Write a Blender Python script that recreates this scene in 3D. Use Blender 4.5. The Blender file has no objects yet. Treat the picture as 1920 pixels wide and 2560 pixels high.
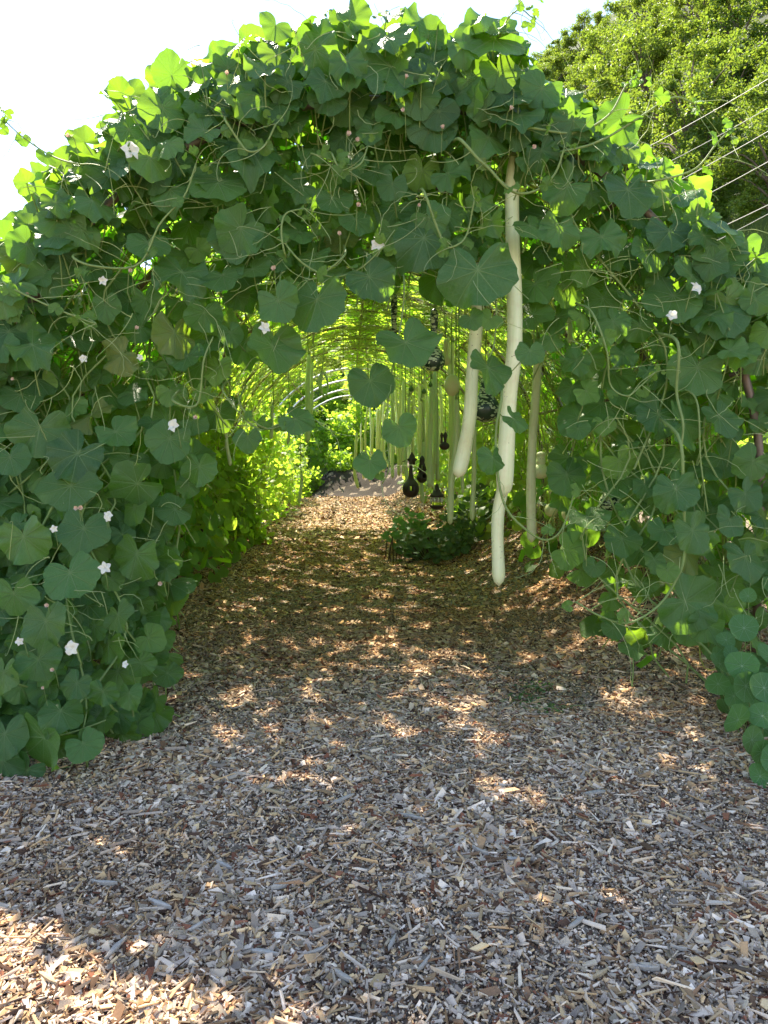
import bpy, math, numpy as np
from mathutils import Vector, Matrix, Euler

PI = math.pi
R = math.radians
rng = np.random.default_rng(7)
scene = bpy.context.scene
COL = scene.collection

# ------------------------------------------------------------------ camera
CAM = np.array([-0.20, 0.0, 1.5])
PITCH, YAW = R(4.6), R(-2.77)
FPX = 1862.0
cam_d = bpy.data.cameras.new('camera')
cam = bpy.data.objects.new('camera', cam_d); COL.objects.link(cam)
cam.location = CAM
cam.rotation_euler = (R(90) - PITCH, 0, YAW)
cam_d.sensor_fit = 'VERTICAL'
cam_d.sensor_height = 24
cam_d.sensor_width = 24
cam_d.lens = 24 * FPX / 2560.0
cam_d.clip_start = 0.05
cam_d.clip_end = 2000
scene.camera = cam

# ------------------------------------------------------------------ light
SUN_TO = Vector((-0.28, 0.69, 1.0)).normalized()
SUN_EL = math.asin(SUN_TO.z)
SUN_AZ = math.atan2(SUN_TO.x, SUN_TO.y)
world = bpy.data.worlds.new('World'); scene.world = world
world.use_nodes = True
wn = world.node_tree.nodes; wl = world.node_tree.links
bg = wn['Background']
sky = wn.new('ShaderNodeTexSky'); sky.sky_type = 'NISHITA'
sky.sun_disc = False
sky.sun_elevation = SUN_EL
sky.sun_rotation = SUN_AZ
sky.air_density = 1.0; sky.dust_density = 0.05; sky.ozone_density = 1.0
tint = wn.new('ShaderNodeMix'); tint.data_type = 'RGBA'; tint.blend_type = 'MULTIPLY'; tint.inputs[0].default_value = 1.0
tint.inputs[7].default_value = (0.98, 0.87, 0.83, 1)       # white balance of the skylight
wl.new(sky.outputs[0], tint.inputs[6]); wl.new(tint.outputs[2], bg.inputs[0])
bg.inputs[1].default_value = 0.135
sd = bpy.data.lights.new('sun', 'SUN'); sd.energy = 4.2; sd.angle = R(0.55)
sd.color = (1.0, 0.90, 0.74)
so = bpy.data.objects.new('sun', sd); COL.objects.link(so)
so.rotation_euler = SUN_TO.to_track_quat('Z', 'Y').to_euler()
scene.view_settings.view_transform = 'Standard'
scene.view_settings.look = 'None'
scene.view_settings.exposure = 2.05
scene.view_settings.gamma = 1.0
cy = scene.cycles
cy.max_bounces = 8; cy.diffuse_bounces = 5; cy.glossy_bounces = 2
cy.transmission_bounces = 4; cy.transparent_max_bounces = 6
cy.caustics_reflective = False; cy.caustics_refractive = False
cy.sample_clamp_indirect = 6.0
cy.use_denoising = True

# ------------------------------------------------------------------ helpers
_rot = np.array(cam.rotation_euler.to_matrix())
def at(px, py, D):
    """world point seen at photo pixel (px,py) at world depth y = D"""
    d = _rot @ np.array([(px - 960) / FPX, -(py - 1280) / FPX, -1.0])
    return CAM + d * (D / d[1])

def smooth(a, b, x):
    t = np.clip((np.asarray(x, float) - a) / (b - a), 0, 1)
    return t * t * (3 - 2 * t)

def vnoise(x, y, f, seed=0):
    x = np.asarray(x) * f; y = np.asarray(y) * f
    return (np.sin(x * 1.3 + seed) * np.cos(y * 1.7 - seed * 2) +
            0.5 * np.sin(x * 2.9 + y * 1.1 + seed * 3) + 0.3 * np.sin(y * 4.3 - x * 2.1 + seed)) / 1.8

def ground_z(x, y):
    x = np.asarray(x, float); y = np.asarray(y, float)
    bank = 0.68 * smooth(1.0, 2.5, x) * smooth(3.3, 6.3, y)
    lbank = 0.06 * smooth(-1.3, -2.2, x)
    end = 0.85 * smooth(24.6, 26.6, y) * smooth(-1.6, -0.7, x)
    z = bank + lbank + end + 0.022 * vnoise(x, y, 1.7, 1.0) + 0.012 * vnoise(x, y, 5.0, 2.0)
    z = z + 0.04 * smooth(3.2, 2.0, y) * 0
    return z

class MB:
    def __init__(s):
        s.v = []; s.loops = []; s.sizes = []; s.uv = []; s.col = []; s.n = 0
    def add(s, v, faces, uv=None, col=None):
        v = np.asarray(v, float).reshape(-1, 3)
        faces = np.asarray(faces, np.int64)
        k = faces.shape[1]
        s.v.append(v)
        s.loops.append((faces + s.n).ravel()); s.sizes.append(np.full(len(faces), k))
        s.uv.append(np.zeros((len(v), 2)) if uv is None else np.asarray(uv, float))
        if col is None: col = (0.5, 0.5, 0.5)
        col = np.asarray(col, float)
        if col.ndim == 1: col = np.tile(col[:3], (len(v), 1))
        s.col.append(col[:, :3])
        s.n += len(v)
    def more(s, faces, base):
        faces = np.asarray(faces, np.int64)
        s.loops.append((faces + base).ravel()); s.sizes.append(np.full(len(faces), faces.shape[1]))
    def mesh(s, name, mat, smooth_=True):
        me = bpy.data.meshes.new(name)
        if s.n == 0: return me
        v = np.concatenate(s.v).astype(np.float32); lo = np.concatenate(s.loops).astype(np.int32)
        sz = np.concatenate(s.sizes).astype(np.int32)
        me.vertices.add(len(v)); me.vertices.foreach_set('co', v.ravel())
        me.loops.add(len(lo)); me.loops.foreach_set('vertex_index', lo)
        me.polygons.add(len(sz))
        me.polygons.foreach_set('loop_start', np.concatenate([[0], np.cumsum(sz)[:-1]]).astype(np.int32))
        me.polygons.foreach_set('use_smooth', np.full(len(sz), smooth_))
        uvl = me.uv_layers.new(name='UVMap')
        uv = np.concatenate(s.uv).astype(np.float32)[lo]
        uvl.data.foreach_set('uv', uv.ravel())
        ca = me.color_attributes.new('Col', 'FLOAT_COLOR', 'POINT')
        c = np.concatenate(s.col); c = np.concatenate([c, np.ones((len(c), 1))], 1).astype(np.float32)
        ca.data.foreach_set('color', c.ravel())
        me.update(calc_edges=True); me.validate()
        me.materials.append(mat)
        return me
    def build(s, name, mat, parent=None, smooth_=True):
        o = bpy.data.objects.new(name, s.mesh(name, mat, smooth_))
        COL.objects.link(o)
        if parent is not None:
            o.parent = parent
            o.matrix_parent_inverse = Matrix.Translation(parent.location).inverted()
        return o

def tag(o, label=None, cat=None, group=None, kind=None):
    if label: o['label'] = label
    if cat: o['category'] = cat
    if group: o['group'] = group
    if kind: o['kind'] = kind
    return o
def thing(name, label, cat, loc=(0, 0, 0), group=None):
    o = bpy.data.objects.new(name, None); COL.objects.link(o)
    o.location = loc; o.empty_display_size = 0.1
    return tag(o, label, cat, group)
def copy_tree(o, parent=None):
    c = o.copy(); COL.objects.link(c)
    if parent is not None: c.parent = parent
    for ch in [k for k in COL.objects if k.parent == o and k != c]:
        copy_tree(ch, c)
    return c

def nrm(v, axis=-1):
    return v / np.maximum(np.linalg.norm(v, axis=axis, keepdims=True), 1e-9)

def tubes(mb, P, rad, sides=5, col=(0.5, 0.5, 0.5), caps=True):
    """P (M,n,3) polylines, rad scalar/(M,)/(M,n)"""
    P = np.asarray(P, float)
    if P.ndim == 2: P = P[None]
    M, n, _ = P.shape
    rad = np.asarray(rad, float)
    if rad.ndim == 0: rad = np.full((M, n), float(rad))
    elif rad.ndim == 1: rad = np.repeat(rad[:, None], n, 1) if len(rad) == M and not (M == 1 and len(rad) == n) else np.tile(rad, (M, 1))
    T = nrm(np.gradient(P, axis=1))
    ref = nrm(rng.normal(size=(M, 1, 3)))
    mt = nrm(P[:, -1:] - P[:, :1] + 1e-6)
    ref = nrm(np.cross(mt, ref)) + 0 * T
    N1 = nrm(np.cross(T, ref)); N2 = np.cross(T, N1)
    a = np.arange(sides) * 2 * PI / sides
    V = P[:, :, None] + rad[:, :, None, None] * (np.cos(a)[None, None, :, None] * N1[:, :, None] + np.sin(a)[None, None, :, None] * N2[:, :, None])
    V = V.reshape(-1, 3)
    i = np.arange(n - 1)[:, None]; k = np.arange(sides)[None]
    q = np.stack([i * sides + k, i * sides + (k + 1) % sides, (i + 1) * sides + (k + 1) % sides, (i + 1) * sides + k], -1).reshape(-1, 4)
    F = (q[None] + (np.arange(M) * n * sides)[:, None, None]).reshape(-1, 4)
    col = np.asarray(col, float)
    if col.ndim == 2: col = np.repeat(col, n * sides, 0)
    L = np.linalg.norm(np.diff(P, axis=1), axis=2).cumsum(1); L = np.concatenate([np.zeros((M, 1)), L], 1)
    uv = np.stack([np.tile(a / (2 * PI), (M, n, 1)), np.repeat(L[:, :, None], sides, 2)], -1).reshape(-1, 2)
    base = mb.n
    mb.add(V, F, uv, col)
    if caps:
        c0 = (np.arange(M) * n * sides)[:, None] + np.arange(sides)[None][:, ::-1]
        c1 = (np.arange(M) * n * sides + (n - 1) * sides)[:, None] + np.arange(sides)[None]
        mb.more(np.concatenate([c0, c1]), base)

def spline(pts, n=24):
    pts = np.asarray(pts, float)
    p = np.concatenate([[2 * pts[0] - pts[1]], pts, [2 * pts[-1] - pts[-2]]])
    t = np.linspace(0, len(pts) - 1 - 1e-6, n); i = t.astype(int); f = (t - i)[:, None]
    a, b, c, d = p[i], p[i + 1], p[i + 2], p[i + 3]
    return 0.5 * ((2 * b) + (c - a) * f + (2 * a - 5 * b + 4 * c - d) * f ** 2 + (3 * b - a - 3 * c + d) * f ** 3)

def lathe(mb, path, rad, sides=20, col=(0.5, 0.5, 0.5)):
    tubes(mb, [path], np.asarray(rad)[None], sides, col)

# ------------------------------------------------------------------ materials
def mat(name):
    m = bpy.data.materials.new(name); m.use_nodes = True
    nt = m.node_tree; p = nt.nodes['Principled BSDF']
    return m, nt.nodes, nt.links, p
def math_(N, L, op, a, b=None, c=None, clamp=False):
    n = N.new('ShaderNodeMath'); n.operation = op; n.use_clamp = clamp
    for i, x in enumerate((a, b, c)):
        if x is None: continue
        if isinstance(x, (int, float)): n.inputs[i].default_value = x
        else: L.new(x, n.inputs[i])
    return n.outputs[0]
def mixc(N, L, f, a, b, mode='MIX'):
    n = N.new('ShaderNodeMix'); n.data_type = 'RGBA'; n.blend_type = mode
    for i, x in ((0, f), (6, a), (7, b)):
        if isinstance(x, (int, float)): n.inputs[i].default_value = x
        elif isinstance(x, tuple): n.inputs[i].default_value = (*x, 1) if len(x) == 3 else x
        else: L.new(x, n.inputs[i])
    return n.outputs[2]
def noise(N, L, scale, detail=3, vec=None, rough=0.55):
    n = N.new('ShaderNodeTexNoise'); n.inputs['Scale'].default_value = scale
    n.inputs['Detail'].default_value = detail; n.inputs['Roughness'].default_value = rough
    if vec is not None: L.new(vec, n.inputs['Vector'])
    return n.outputs['Fac']
def ramp(N, L, fac, stops):
    n = N.new('ShaderNodeValToRGB'); e = n.color_ramp.elements
    while len(e) < len(stops): e.new(0.5)
    for k, (p, c) in enumerate(stops):
        e[k].position = p; e[k].color = (*c, 1)
    L.new(fac, n.inputs[0]); return n.outputs[0]
def bump(N, L, h, strength, dist, p):
    b = N.new('ShaderNodeBump'); b.inputs['Strength'].default_value = strength; b.inputs['Distance'].default_value = dist
    L.new(h, b.inputs['Height']); L.new(b.outputs[0], p.inputs['Normal']); return b.outputs[0]

def leaf_mat(name, dark, light, young, trans, tfac=0.42, rough=0.5, veins=True, spacing=0.6, peltate=False, vcol=(0.30, 0.42, 0.16)):
    m, N, L, p = mat(name)
    at_ = N.new('ShaderNodeAttribute'); at_.attribute_name = 'Col'
    sep = N.new('ShaderNodeSeparateColor'); L.new(at_.outputs[0], sep.inputs[0])
    c = mixc(N, L, sep.outputs[0], dark, light)
    geo = N.new('ShaderNodeNewGeometry')
    nz = noise(N, L, 14, 3, geo.outputs['Position'])
    c = mixc(N, L, math_(N, L, 'MULTIPLY', nz, 0.5), c, (dark[0] * 1.7, dark[1] * 1.35, dark[2] * 1.2))
    c = mixc(N, L, sep.outputs[2], c, young)
    old = math_(N, L, 'MULTIPLY', math_(N, L, 'GREATER_THAN', sep.outputs[1], 0.985), math_(N, L, 'MULTIPLY', noise(N, L, 22, 3, geo.outputs['Position']), 0.9, clamp=True))
    c = mixc(N, L, old, c, (0.26, 0.22, 0.05))
    tc = mixc(N, L, sep.outputs[1], trans, (trans[0] * 1.25, trans[1] * 1.02, trans[2]))
    if veins:
        uvn = N.new('ShaderNodeUVMap'); s2 = N.new('ShaderNodeSeparateXYZ'); L.new(uvn.outputs[0], s2.inputs[0])
        th = math_(N, L, 'ARCTAN2', s2.outputs[0], s2.outputs[1])
        r = math_(N, L, 'SQRT', math_(N, L, 'ADD', math_(N, L, 'MULTIPLY', s2.outputs[0], s2.outputs[0]), math_(N, L, 'MULTIPLY', s2.outputs[1], s2.outputs[1])))
        md = math_(N, L, 'FLOORED_MODULO', math_(N, L, 'ADD', th, spacing / 2), spacing)
        d = math_(N, L, 'MULTIPLY', math_(N, L, 'ABSOLUTE', math_(N, L, 'SUBTRACT', md, spacing / 2)), r)
        wdt = math_(N, L, 'MULTIPLY_ADD', r, -0.014, 0.028)
        vm = math_(N, L, 'SUBTRACT', 1.0, math_(N, L, 'DIVIDE', d, wdt), clamp=True)
        # side veins: herringbone off each main vein
        hb = math_(N, L, 'SINE', math_(N, L, 'MULTIPLY', math_(N, L, 'SUBTRACT', r, math_(N, L, 'MULTIPLY', d, 1.1)), 34.0))
        hb = math_(N, L, 'MULTIPLY', math_(N, L, 'SUBTRACT', hb, 0.86, clamp=True), 5.0, clamp=True)
        vo = N.new('ShaderNodeTexVoronoi'); vo.feature = 'DISTANCE_TO_EDGE'; vo.inputs['Scale'].default_value = 11
        L.new(uvn.outputs[0], vo.inputs['Vector'])
        net = math_(N, L, 'SUBTRACT', 1.0, math_(N, L, 'MULTIPLY', vo.outputs['Distance'], 9.0), clamp=True)
        fine = math_(N, L, 'MAXIMUM', math_(N, L, 'MULTIPLY', hb, 0.35), math_(N, L, 'MULTIPLY', net, 0.22))
        allv = math_(N, L, 'MAXIMUM', vm, fine)
        if peltate:
            dot = math_(N, L, 'SUBTRACT', 1.0, math_(N, L, 'MULTIPLY', r, 14.0), clamp=True)
            allv = math_(N, L, 'MAXIMUM', allv, math_(N, L, 'MULTIPLY', dot, 3.0, clamp=True))
        c = mixc(N, L, math_(N, L, 'MULTIPLY', allv, 0.75), c, vcol)
        tc = mixc(N, L, math_(N, L, 'MULTIPLY', allv, 0.45), tc, (trans[0] * 0.45, trans[1] * 0.5, trans[2] * 0.4))
        h = math_(N, L, 'SUBTRACT', math_(N, L, 'MULTIPLY', nz, 0.5), allv)
        nb = bump(N, L, h, 0.8, 0.006, p)
    L.new(c, p.inputs['Base Color']); p.inputs['Roughness'].default_value = rough
    p.inputs['Specular IOR Level'].default_value = 0.40
    t = N.new('ShaderNodeBsdfTranslucent'); L.new(tc, t.inputs[0])
    mx = N.new('ShaderNodeMixShader'); mx.inputs[0].default_value = tfac
    L.new(p.outputs[0], mx.inputs[1]); L.new(t.outputs[0], mx.inputs[2])
    L.new(mx.outputs[0], N['Material Output'].inputs[0])
    return m

def simple(name, c0, c1, scale=20, rough=0.6, bmp=0.2, dist=0.003, metal=0.0, tfac=0.0, tcol=None, usecol=False, spec=0.4):
    m, N, L, p = mat(name)
    geo = N.new('ShaderNodeTexCoord')
    nz = noise(N, L, scale, 4, geo.outputs['Object'])
    if usecol:
        a = N.new('ShaderNodeAttribute'); a.attribute_name = 'Col'
        c = mixc(N, L, math_(N, L, 'MULTIPLY', nz, 0.9), a.outputs[0], mixc(N, L, 1.0, a.outputs[0], c1, 'MULTIPLY'))
    else:
        c = mixc(N, L, nz, c0, c1)
    L.new(c, p.inputs['Base Color']); p.inputs['Roughness'].default_value = rough; p.inputs['Metallic'].default_value = metal
    p.inputs['Specular IOR Level'].default_value = spec
    bump(N, L, nz, bmp, dist, p)
    if tfac:
        t = N.new('ShaderNodeBsdfTranslucent')
        if tcol: t.inputs[0].default_value = (*tcol, 1)
        else: L.new(c, t.inputs[0])
        mx = N.new('ShaderNodeMixShader'); mx.inputs[0].default_value = tfac
        L.new(p.outputs[0], mx.inputs[1]); L.new(t.outputs[0], mx.inputs[2]); L.new(mx.outputs[0], N['Material Output'].inputs[0])
    return m

M_LEAF = leaf_mat('gourd_leaf', (0.024, 0.080, 0.026), (0.078, 0.190, 0.048), (0.19, 0.33, 0.05), (0.27, 0.55, 0.025), 0.42, rough=.38)
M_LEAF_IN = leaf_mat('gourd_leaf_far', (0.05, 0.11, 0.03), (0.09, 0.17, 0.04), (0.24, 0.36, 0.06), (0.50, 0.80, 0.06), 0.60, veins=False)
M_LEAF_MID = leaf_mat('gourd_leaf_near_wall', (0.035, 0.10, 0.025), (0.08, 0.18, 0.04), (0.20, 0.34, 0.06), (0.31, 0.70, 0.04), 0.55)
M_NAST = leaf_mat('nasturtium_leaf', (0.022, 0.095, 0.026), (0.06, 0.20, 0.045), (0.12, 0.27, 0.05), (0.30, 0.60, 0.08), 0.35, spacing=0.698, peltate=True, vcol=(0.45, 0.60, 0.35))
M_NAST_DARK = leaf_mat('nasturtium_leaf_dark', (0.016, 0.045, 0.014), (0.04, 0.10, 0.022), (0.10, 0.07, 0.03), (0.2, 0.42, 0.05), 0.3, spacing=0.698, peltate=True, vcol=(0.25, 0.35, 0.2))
M_TREE = leaf_mat('tree_leaf', (0.018, 0.065, 0.016), (0.060, 0.135, 0.025), (0.13, 0.165, 0.020), (0.31, 0.48, 0.04), 0.40, veins=False)
M_STEM = simple('green_stem', (0.16, 0.24, 0.07), (0.26, 0.34, 0.11), 40, 0.55, tfac=0.25, tcol=(0.5, 0.6, 0.15))
M_STEM_IN = simple('straw_stem', (0.28, 0.33, 0.10), (0.42, 0.46, 0.16), 30, 0.6, tfac=0.35, tcol=(0.65, 0.7, 0.2))
M_TENDRIL = simple('tendril', (0.32, 0.40, 0.14), (0.45, 0.52, 0.22), 40, 0.5, tfac=0.3, tcol=(0.6, 0.7, 0.25))
M_PETAL = simple('petal', (0.84, 0.80, 0.66), (0.88, 0.85, 0.72), 60, 0.6, tfac=0.35, tcol=(0.85, 0.85, 0.8))
M_WILT = simple('wilted_petal', (0.62, 0.42, 0.32), (0.75, 0.60, 0.45), 60, 0.7, tfac=0.3, tcol=(0.7, 0.5, 0.35))
M_PIPE = simple('rusted_pipe', (0.10, 0.065, 0.045), (0.20, 0.15, 0.12), 25, 0.45, 0.3, metal=0.3)
M_PIPE_GREY = simple('galvanised_pipe', (0.42, 0.45, 0.46), (0.55, 0.58, 0.58), 25, 0.45, 0.2, metal=0.4)
M_NET = simple('netting_wire', (0.10, 0.10, 0.07), (0.2, 0.19, 0.12), 25, 0.6)
M_BARK = simple('tree_bark', (0.07, 0.055, 0.04), (0.16, 0.13, 0.10), 8, 0.9, 0.6, 0.02)
M_WOODDARK = simple('dark_wood', (0.035, 0.02, 0.014), (0.10, 0.06, 0.04), 30, 0.8, 0.5)
M_DRIED = simple('dried_gourd', (0.018, 0.012, 0.010), (0.05, 0.03, 0.022), 30, 0.45, 0.3)
M_SHELL = simple('pale_shell', (0.6, 0.58, 0.5), (0.75, 0.72, 0.62), 30, 0.6)
M_WIRE = simple('grey_cable', (0.30, 0.28, 0.25), (0.45, 0.42, 0.38), 30, 0.5)
M_POLE = simple('pole_wood', (0.10, 0.08, 0.06), (0.18, 0.15, 0.12), 10, 0.9, 0.5)
M_ROUND = simple('green_fruit', (0.05, 0.12, 0.03), (0.10, 0.19, 0.05), 30, 0.4)

def gourd_mat(name, ca, cb, rough=0.42, streak=0.5, spots=True):
    m, N, L, p = mat(name)
    uvn = N.new('ShaderNodeUVMap'); mp = N.new('ShaderNodeMapping'); L.new(uvn.outputs[0], mp.inputs[0])
    mp.inputs['Scale'].default_value = (7, 1.2, 1)
    tc = N.new('ShaderNodeTexCoord')
    n1 = noise(N, L, 3.0, 3, mp.outputs[0]); n2 = noise(N, L, 26, 3, tc.outputs['Object'])
    c = mixc(N, L, math_(N, L, 'MULTIPLY', n1, streak * 2, clamp=True), ca, cb)
    c = mixc(N, L, math_(N, L, 'MULTIPLY', math_(N, L, 'SUBTRACT', n2, 0.5, clamp=True), 1.2), c, (0.55, 0.42, 0.22))
    if spots:
        vo = N.new('ShaderNodeTexVoronoi'); vo.inputs['Scale'].default_value = 38; L.new(tc.outputs['Object'], vo.inputs['Vector'])
        s = math_(N, L, 'MULTIPLY', math_(N, L, 'LESS_THAN', vo.outputs['Distance'], 0.13), math_(N, L, 'GREATER_THAN', noise(N, L, 9, 2, tc.outputs['Object']), 0.56))
        c = mixc(N, L, math_(N, L, 'MULTIPLY', s, 0.75), c, (0.14, 0.09, 0.04))
    L.new(c, p.inputs['Base Color']); p.inputs['Roughness'].default_value = rough
    p.inputs['Subsurface Weight'].default_value = 0.12; p.inputs['Subsurface Radius'].default_value = (0.03, 0.03, 0.012); p.inputs['Subsurface Scale'].default_value = 0.4
    bump(N, L, n2, 0.15, 0.003, p)
    return m
M_PALE = gourd_mat('pale_gourd_skin', (0.54, 0.62, 0.31), (0.76, 0.75, 0.47), streak=.62)
M_GREEN = gourd_mat('green_gourd_skin', (0.42, 0.52, 0.24), (0.55, 0.62, 0.33), spots=False)
M_YELL = gourd_mat('yellow_gourd_skin', (0.50, 0.54, 0.24), (0.62, 0.62, 0.30), spots=False)

def speckle_mat():
    m, N, L, p = mat('speckled_gourd_skin')
    tc = N.new('ShaderNodeTexCoord'); mp = N.new('ShaderNodeMapping'); L.new(tc.outputs['Object'], mp.inputs[0])
    mp.inputs['Scale'].default_value = (1, 1, 2.6)
    n0 = N.new('ShaderNodeTexNoise'); n0.inputs['Scale'].default_value = 30; L.new(mp.outputs[0], n0.inputs['Vector'])
    add = N.new('ShaderNodeVectorMath'); add.operation = 'MULTIPLY_ADD'
    L.new(n0.outputs['Color'], add.inputs[0]); add.inputs[1].default_value = (0.02,) * 3; L.new(mp.outputs[0], add.inputs[2])
    vo = N.new('ShaderNodeTexVoronoi'); vo.inputs['Scale'].default_value = 36; L.new(add.outputs[0], vo.inputs['Vector'])
    s = math_(N, L, 'LESS_THAN', vo.outputs['Distance'], 0.50)
    s2 = math_(N, L, 'GREATER_THAN', noise(N, L, 14, 2, tc.outputs['Object']), 0.42)
    s = math_(N, L, 'MULTIPLY', s, s2)
    c = mixc(N, L, s, (0.012, 0.035, 0.014), (0.42, 0.50, 0.27))
    L.new(c, p.inputs['Base Color']); p.inputs['Roughness'].default_value = 0.35
    return m
M_SPECK = speckle_mat()

def ground_mat():
    m, N, L, p = mat('mulch_soil')
    g = N.new('ShaderNodeNewGeometry')
    n1 = noise(N, L, 60, 4, g.outputs['Position']); n2 = noise(N, L, 1.2, 3, g.outputs['Position'])
    vo = N.new('ShaderNodeTexVoronoi'); vo.inputs['Scale'].default_value = 55; L.new(g.outputs['Position'], vo.inputs['Vector'])
    sp = N.new('ShaderNodeSeparateColor'); L.new(vo.outputs['Color'], sp.inputs[0])
    chip = ramp(N, L, sp.outputs[0], [(0, (0.05, 0.03, 0.02)), (0.35, (0.15, 0.10, 0.065)), (0.7, (0.32, 0.25, 0.17)), (1, (0.45, 0.37, 0.27))])
    c = mixc(N, L, math_(N, L, 'MULTIPLY', n1, 0.6), chip, (0.09, 0.06, 0.04))
    L.new(c, p.inputs['Base Color']); p.inputs['Roughness'].default_value = 0.95
    bump(N, L, n1, 0.8, 0.02, p)
    return m
M_GROUND = ground_mat()
M_CHIP = simple('chip_wood', (0, 0, 0), (0.62, 0.60, 0.58), 120, 0.85, 0.3, 0.002, usecol=True, spec=0.25)
M_MEADOW = simple('meadow_grass', (0.05, 0.10, 0.018), (0.13, 0.18, 0.03), 1.5, 0.9, 0.8, 0.1)
M_HILL = simple('hill_soil', (0.02, 0.035, 0.012), (0.05, 0.07, 0.02), 2.0, 0.95, 0.6, 0.3)
M_GRASS = leaf_mat('grass_blade', (0.08, 0.16, 0.03), (0.16, 0.26, 0.05), (0.3, 0.34, 0.1), (0.4, 0.6, 0.08), 0.4, veins=False)

# ------------------------------------------------------------------ terrain
def grid_sheet(name, xs, ys, zf, m, kind='structure'):
    X, Y = np.meshgrid(xs, ys); Z = zf(X, Y)
    nx, ny = len(xs), len(ys)
    i = np.arange(ny - 1)[:, None] * nx + np.arange(nx - 1)[None]
    F = np.stack([i, i + 1, i + 1 + nx, i + nx], -1).reshape(-1, 4)
    mb = MB(); mb.add(np.stack([X, Y, Z], -1).reshape(-1, 3), F)
    o = mb.build(name, m); return tag(o, kind=kind)

def hill_z(x, y):
    """steep wooded slope to the right and behind, meadow rising to it"""
    x = np.asarray(x, float); y = np.asarray(y, float)
    t = np.maximum(x - .03 * y - 1, 0)
    h = smooth(8, 30, y) * 0.86 * t + .44 * np.maximum(y - 29, 0) * smooth(-34, 4, x)
    return np.where(h > 60, 60 + (h - 60) * .2, h)
grid_sheet('ground', np.concatenate([np.linspace(-900, -8, 12), np.linspace(-6, 6, 97), np.linspace(8, 900, 12)]),
           np.concatenate([np.linspace(-60, -1, 6), np.linspace(0, 30, 161), np.linspace(33, 1500, 20)]),
           lambda x, y: ground_z(x, y) * (np.abs(x) < 7) * (y < 31), M_GROUND)
grid_sheet('meadow', np.concatenate([np.linspace(3.6, 12, 22), np.linspace(13, 120, 60)]), np.linspace(7.0, 27, 60),
           lambda x, y: .64 + hill_z(x, y) * smooth(3.6, 6.5, x) * 1.0 + 0.05 * vnoise(x, y, .9), M_MEADOW)
grid_sheet('hillside', np.concatenate([np.linspace(3.6, 12, 22), np.linspace(13, 120, 60)]), np.linspace(27, 160, 100),
           lambda x, y: .64 + hill_z(x, y) * smooth(3.6, 6.5, x) * 1.0 + 0.05 * vnoise(x, y, .9), M_HILL)
grid_sheet('field', np.linspace(-80, -2.7, 60), np.linspace(12.5, 140, 60), lambda x, y: 0.10 + 0.05 * vnoise(x, y, .7) + hill_z(x, y), M_MEADOW)
grid_sheet('far_field', np.linspace(-2.9, 8, 44), np.linspace(26.5, 150, 120), lambda x, y: 0.12 + .74 * smooth(-1.7, -0.8, x) * smooth(24.6, 26.4, y) + 0.03 * vnoise(x, y, .7) + hill_z(x, y), M_MEADOW)


M_SOIL_SHADE = simple('shade_dark_soil', (0.016, 0.011, 0.007), (0.045, 0.032, 0.020), 30, 0.95, 0.9, 0.03)
grid_sheet('soil_bank_shade', np.linspace(-2.3, 5.5, 50), np.linspace(24.65, 28.2, 30), lambda x, y: ground_z(x, y) + .012 + .05 * vnoise(x, y, 6, 5) * smooth(24.7, 25.2, y), M_SOIL_SHADE)  # dark overlay on the far mulch mound, its shade put into the colour

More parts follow.
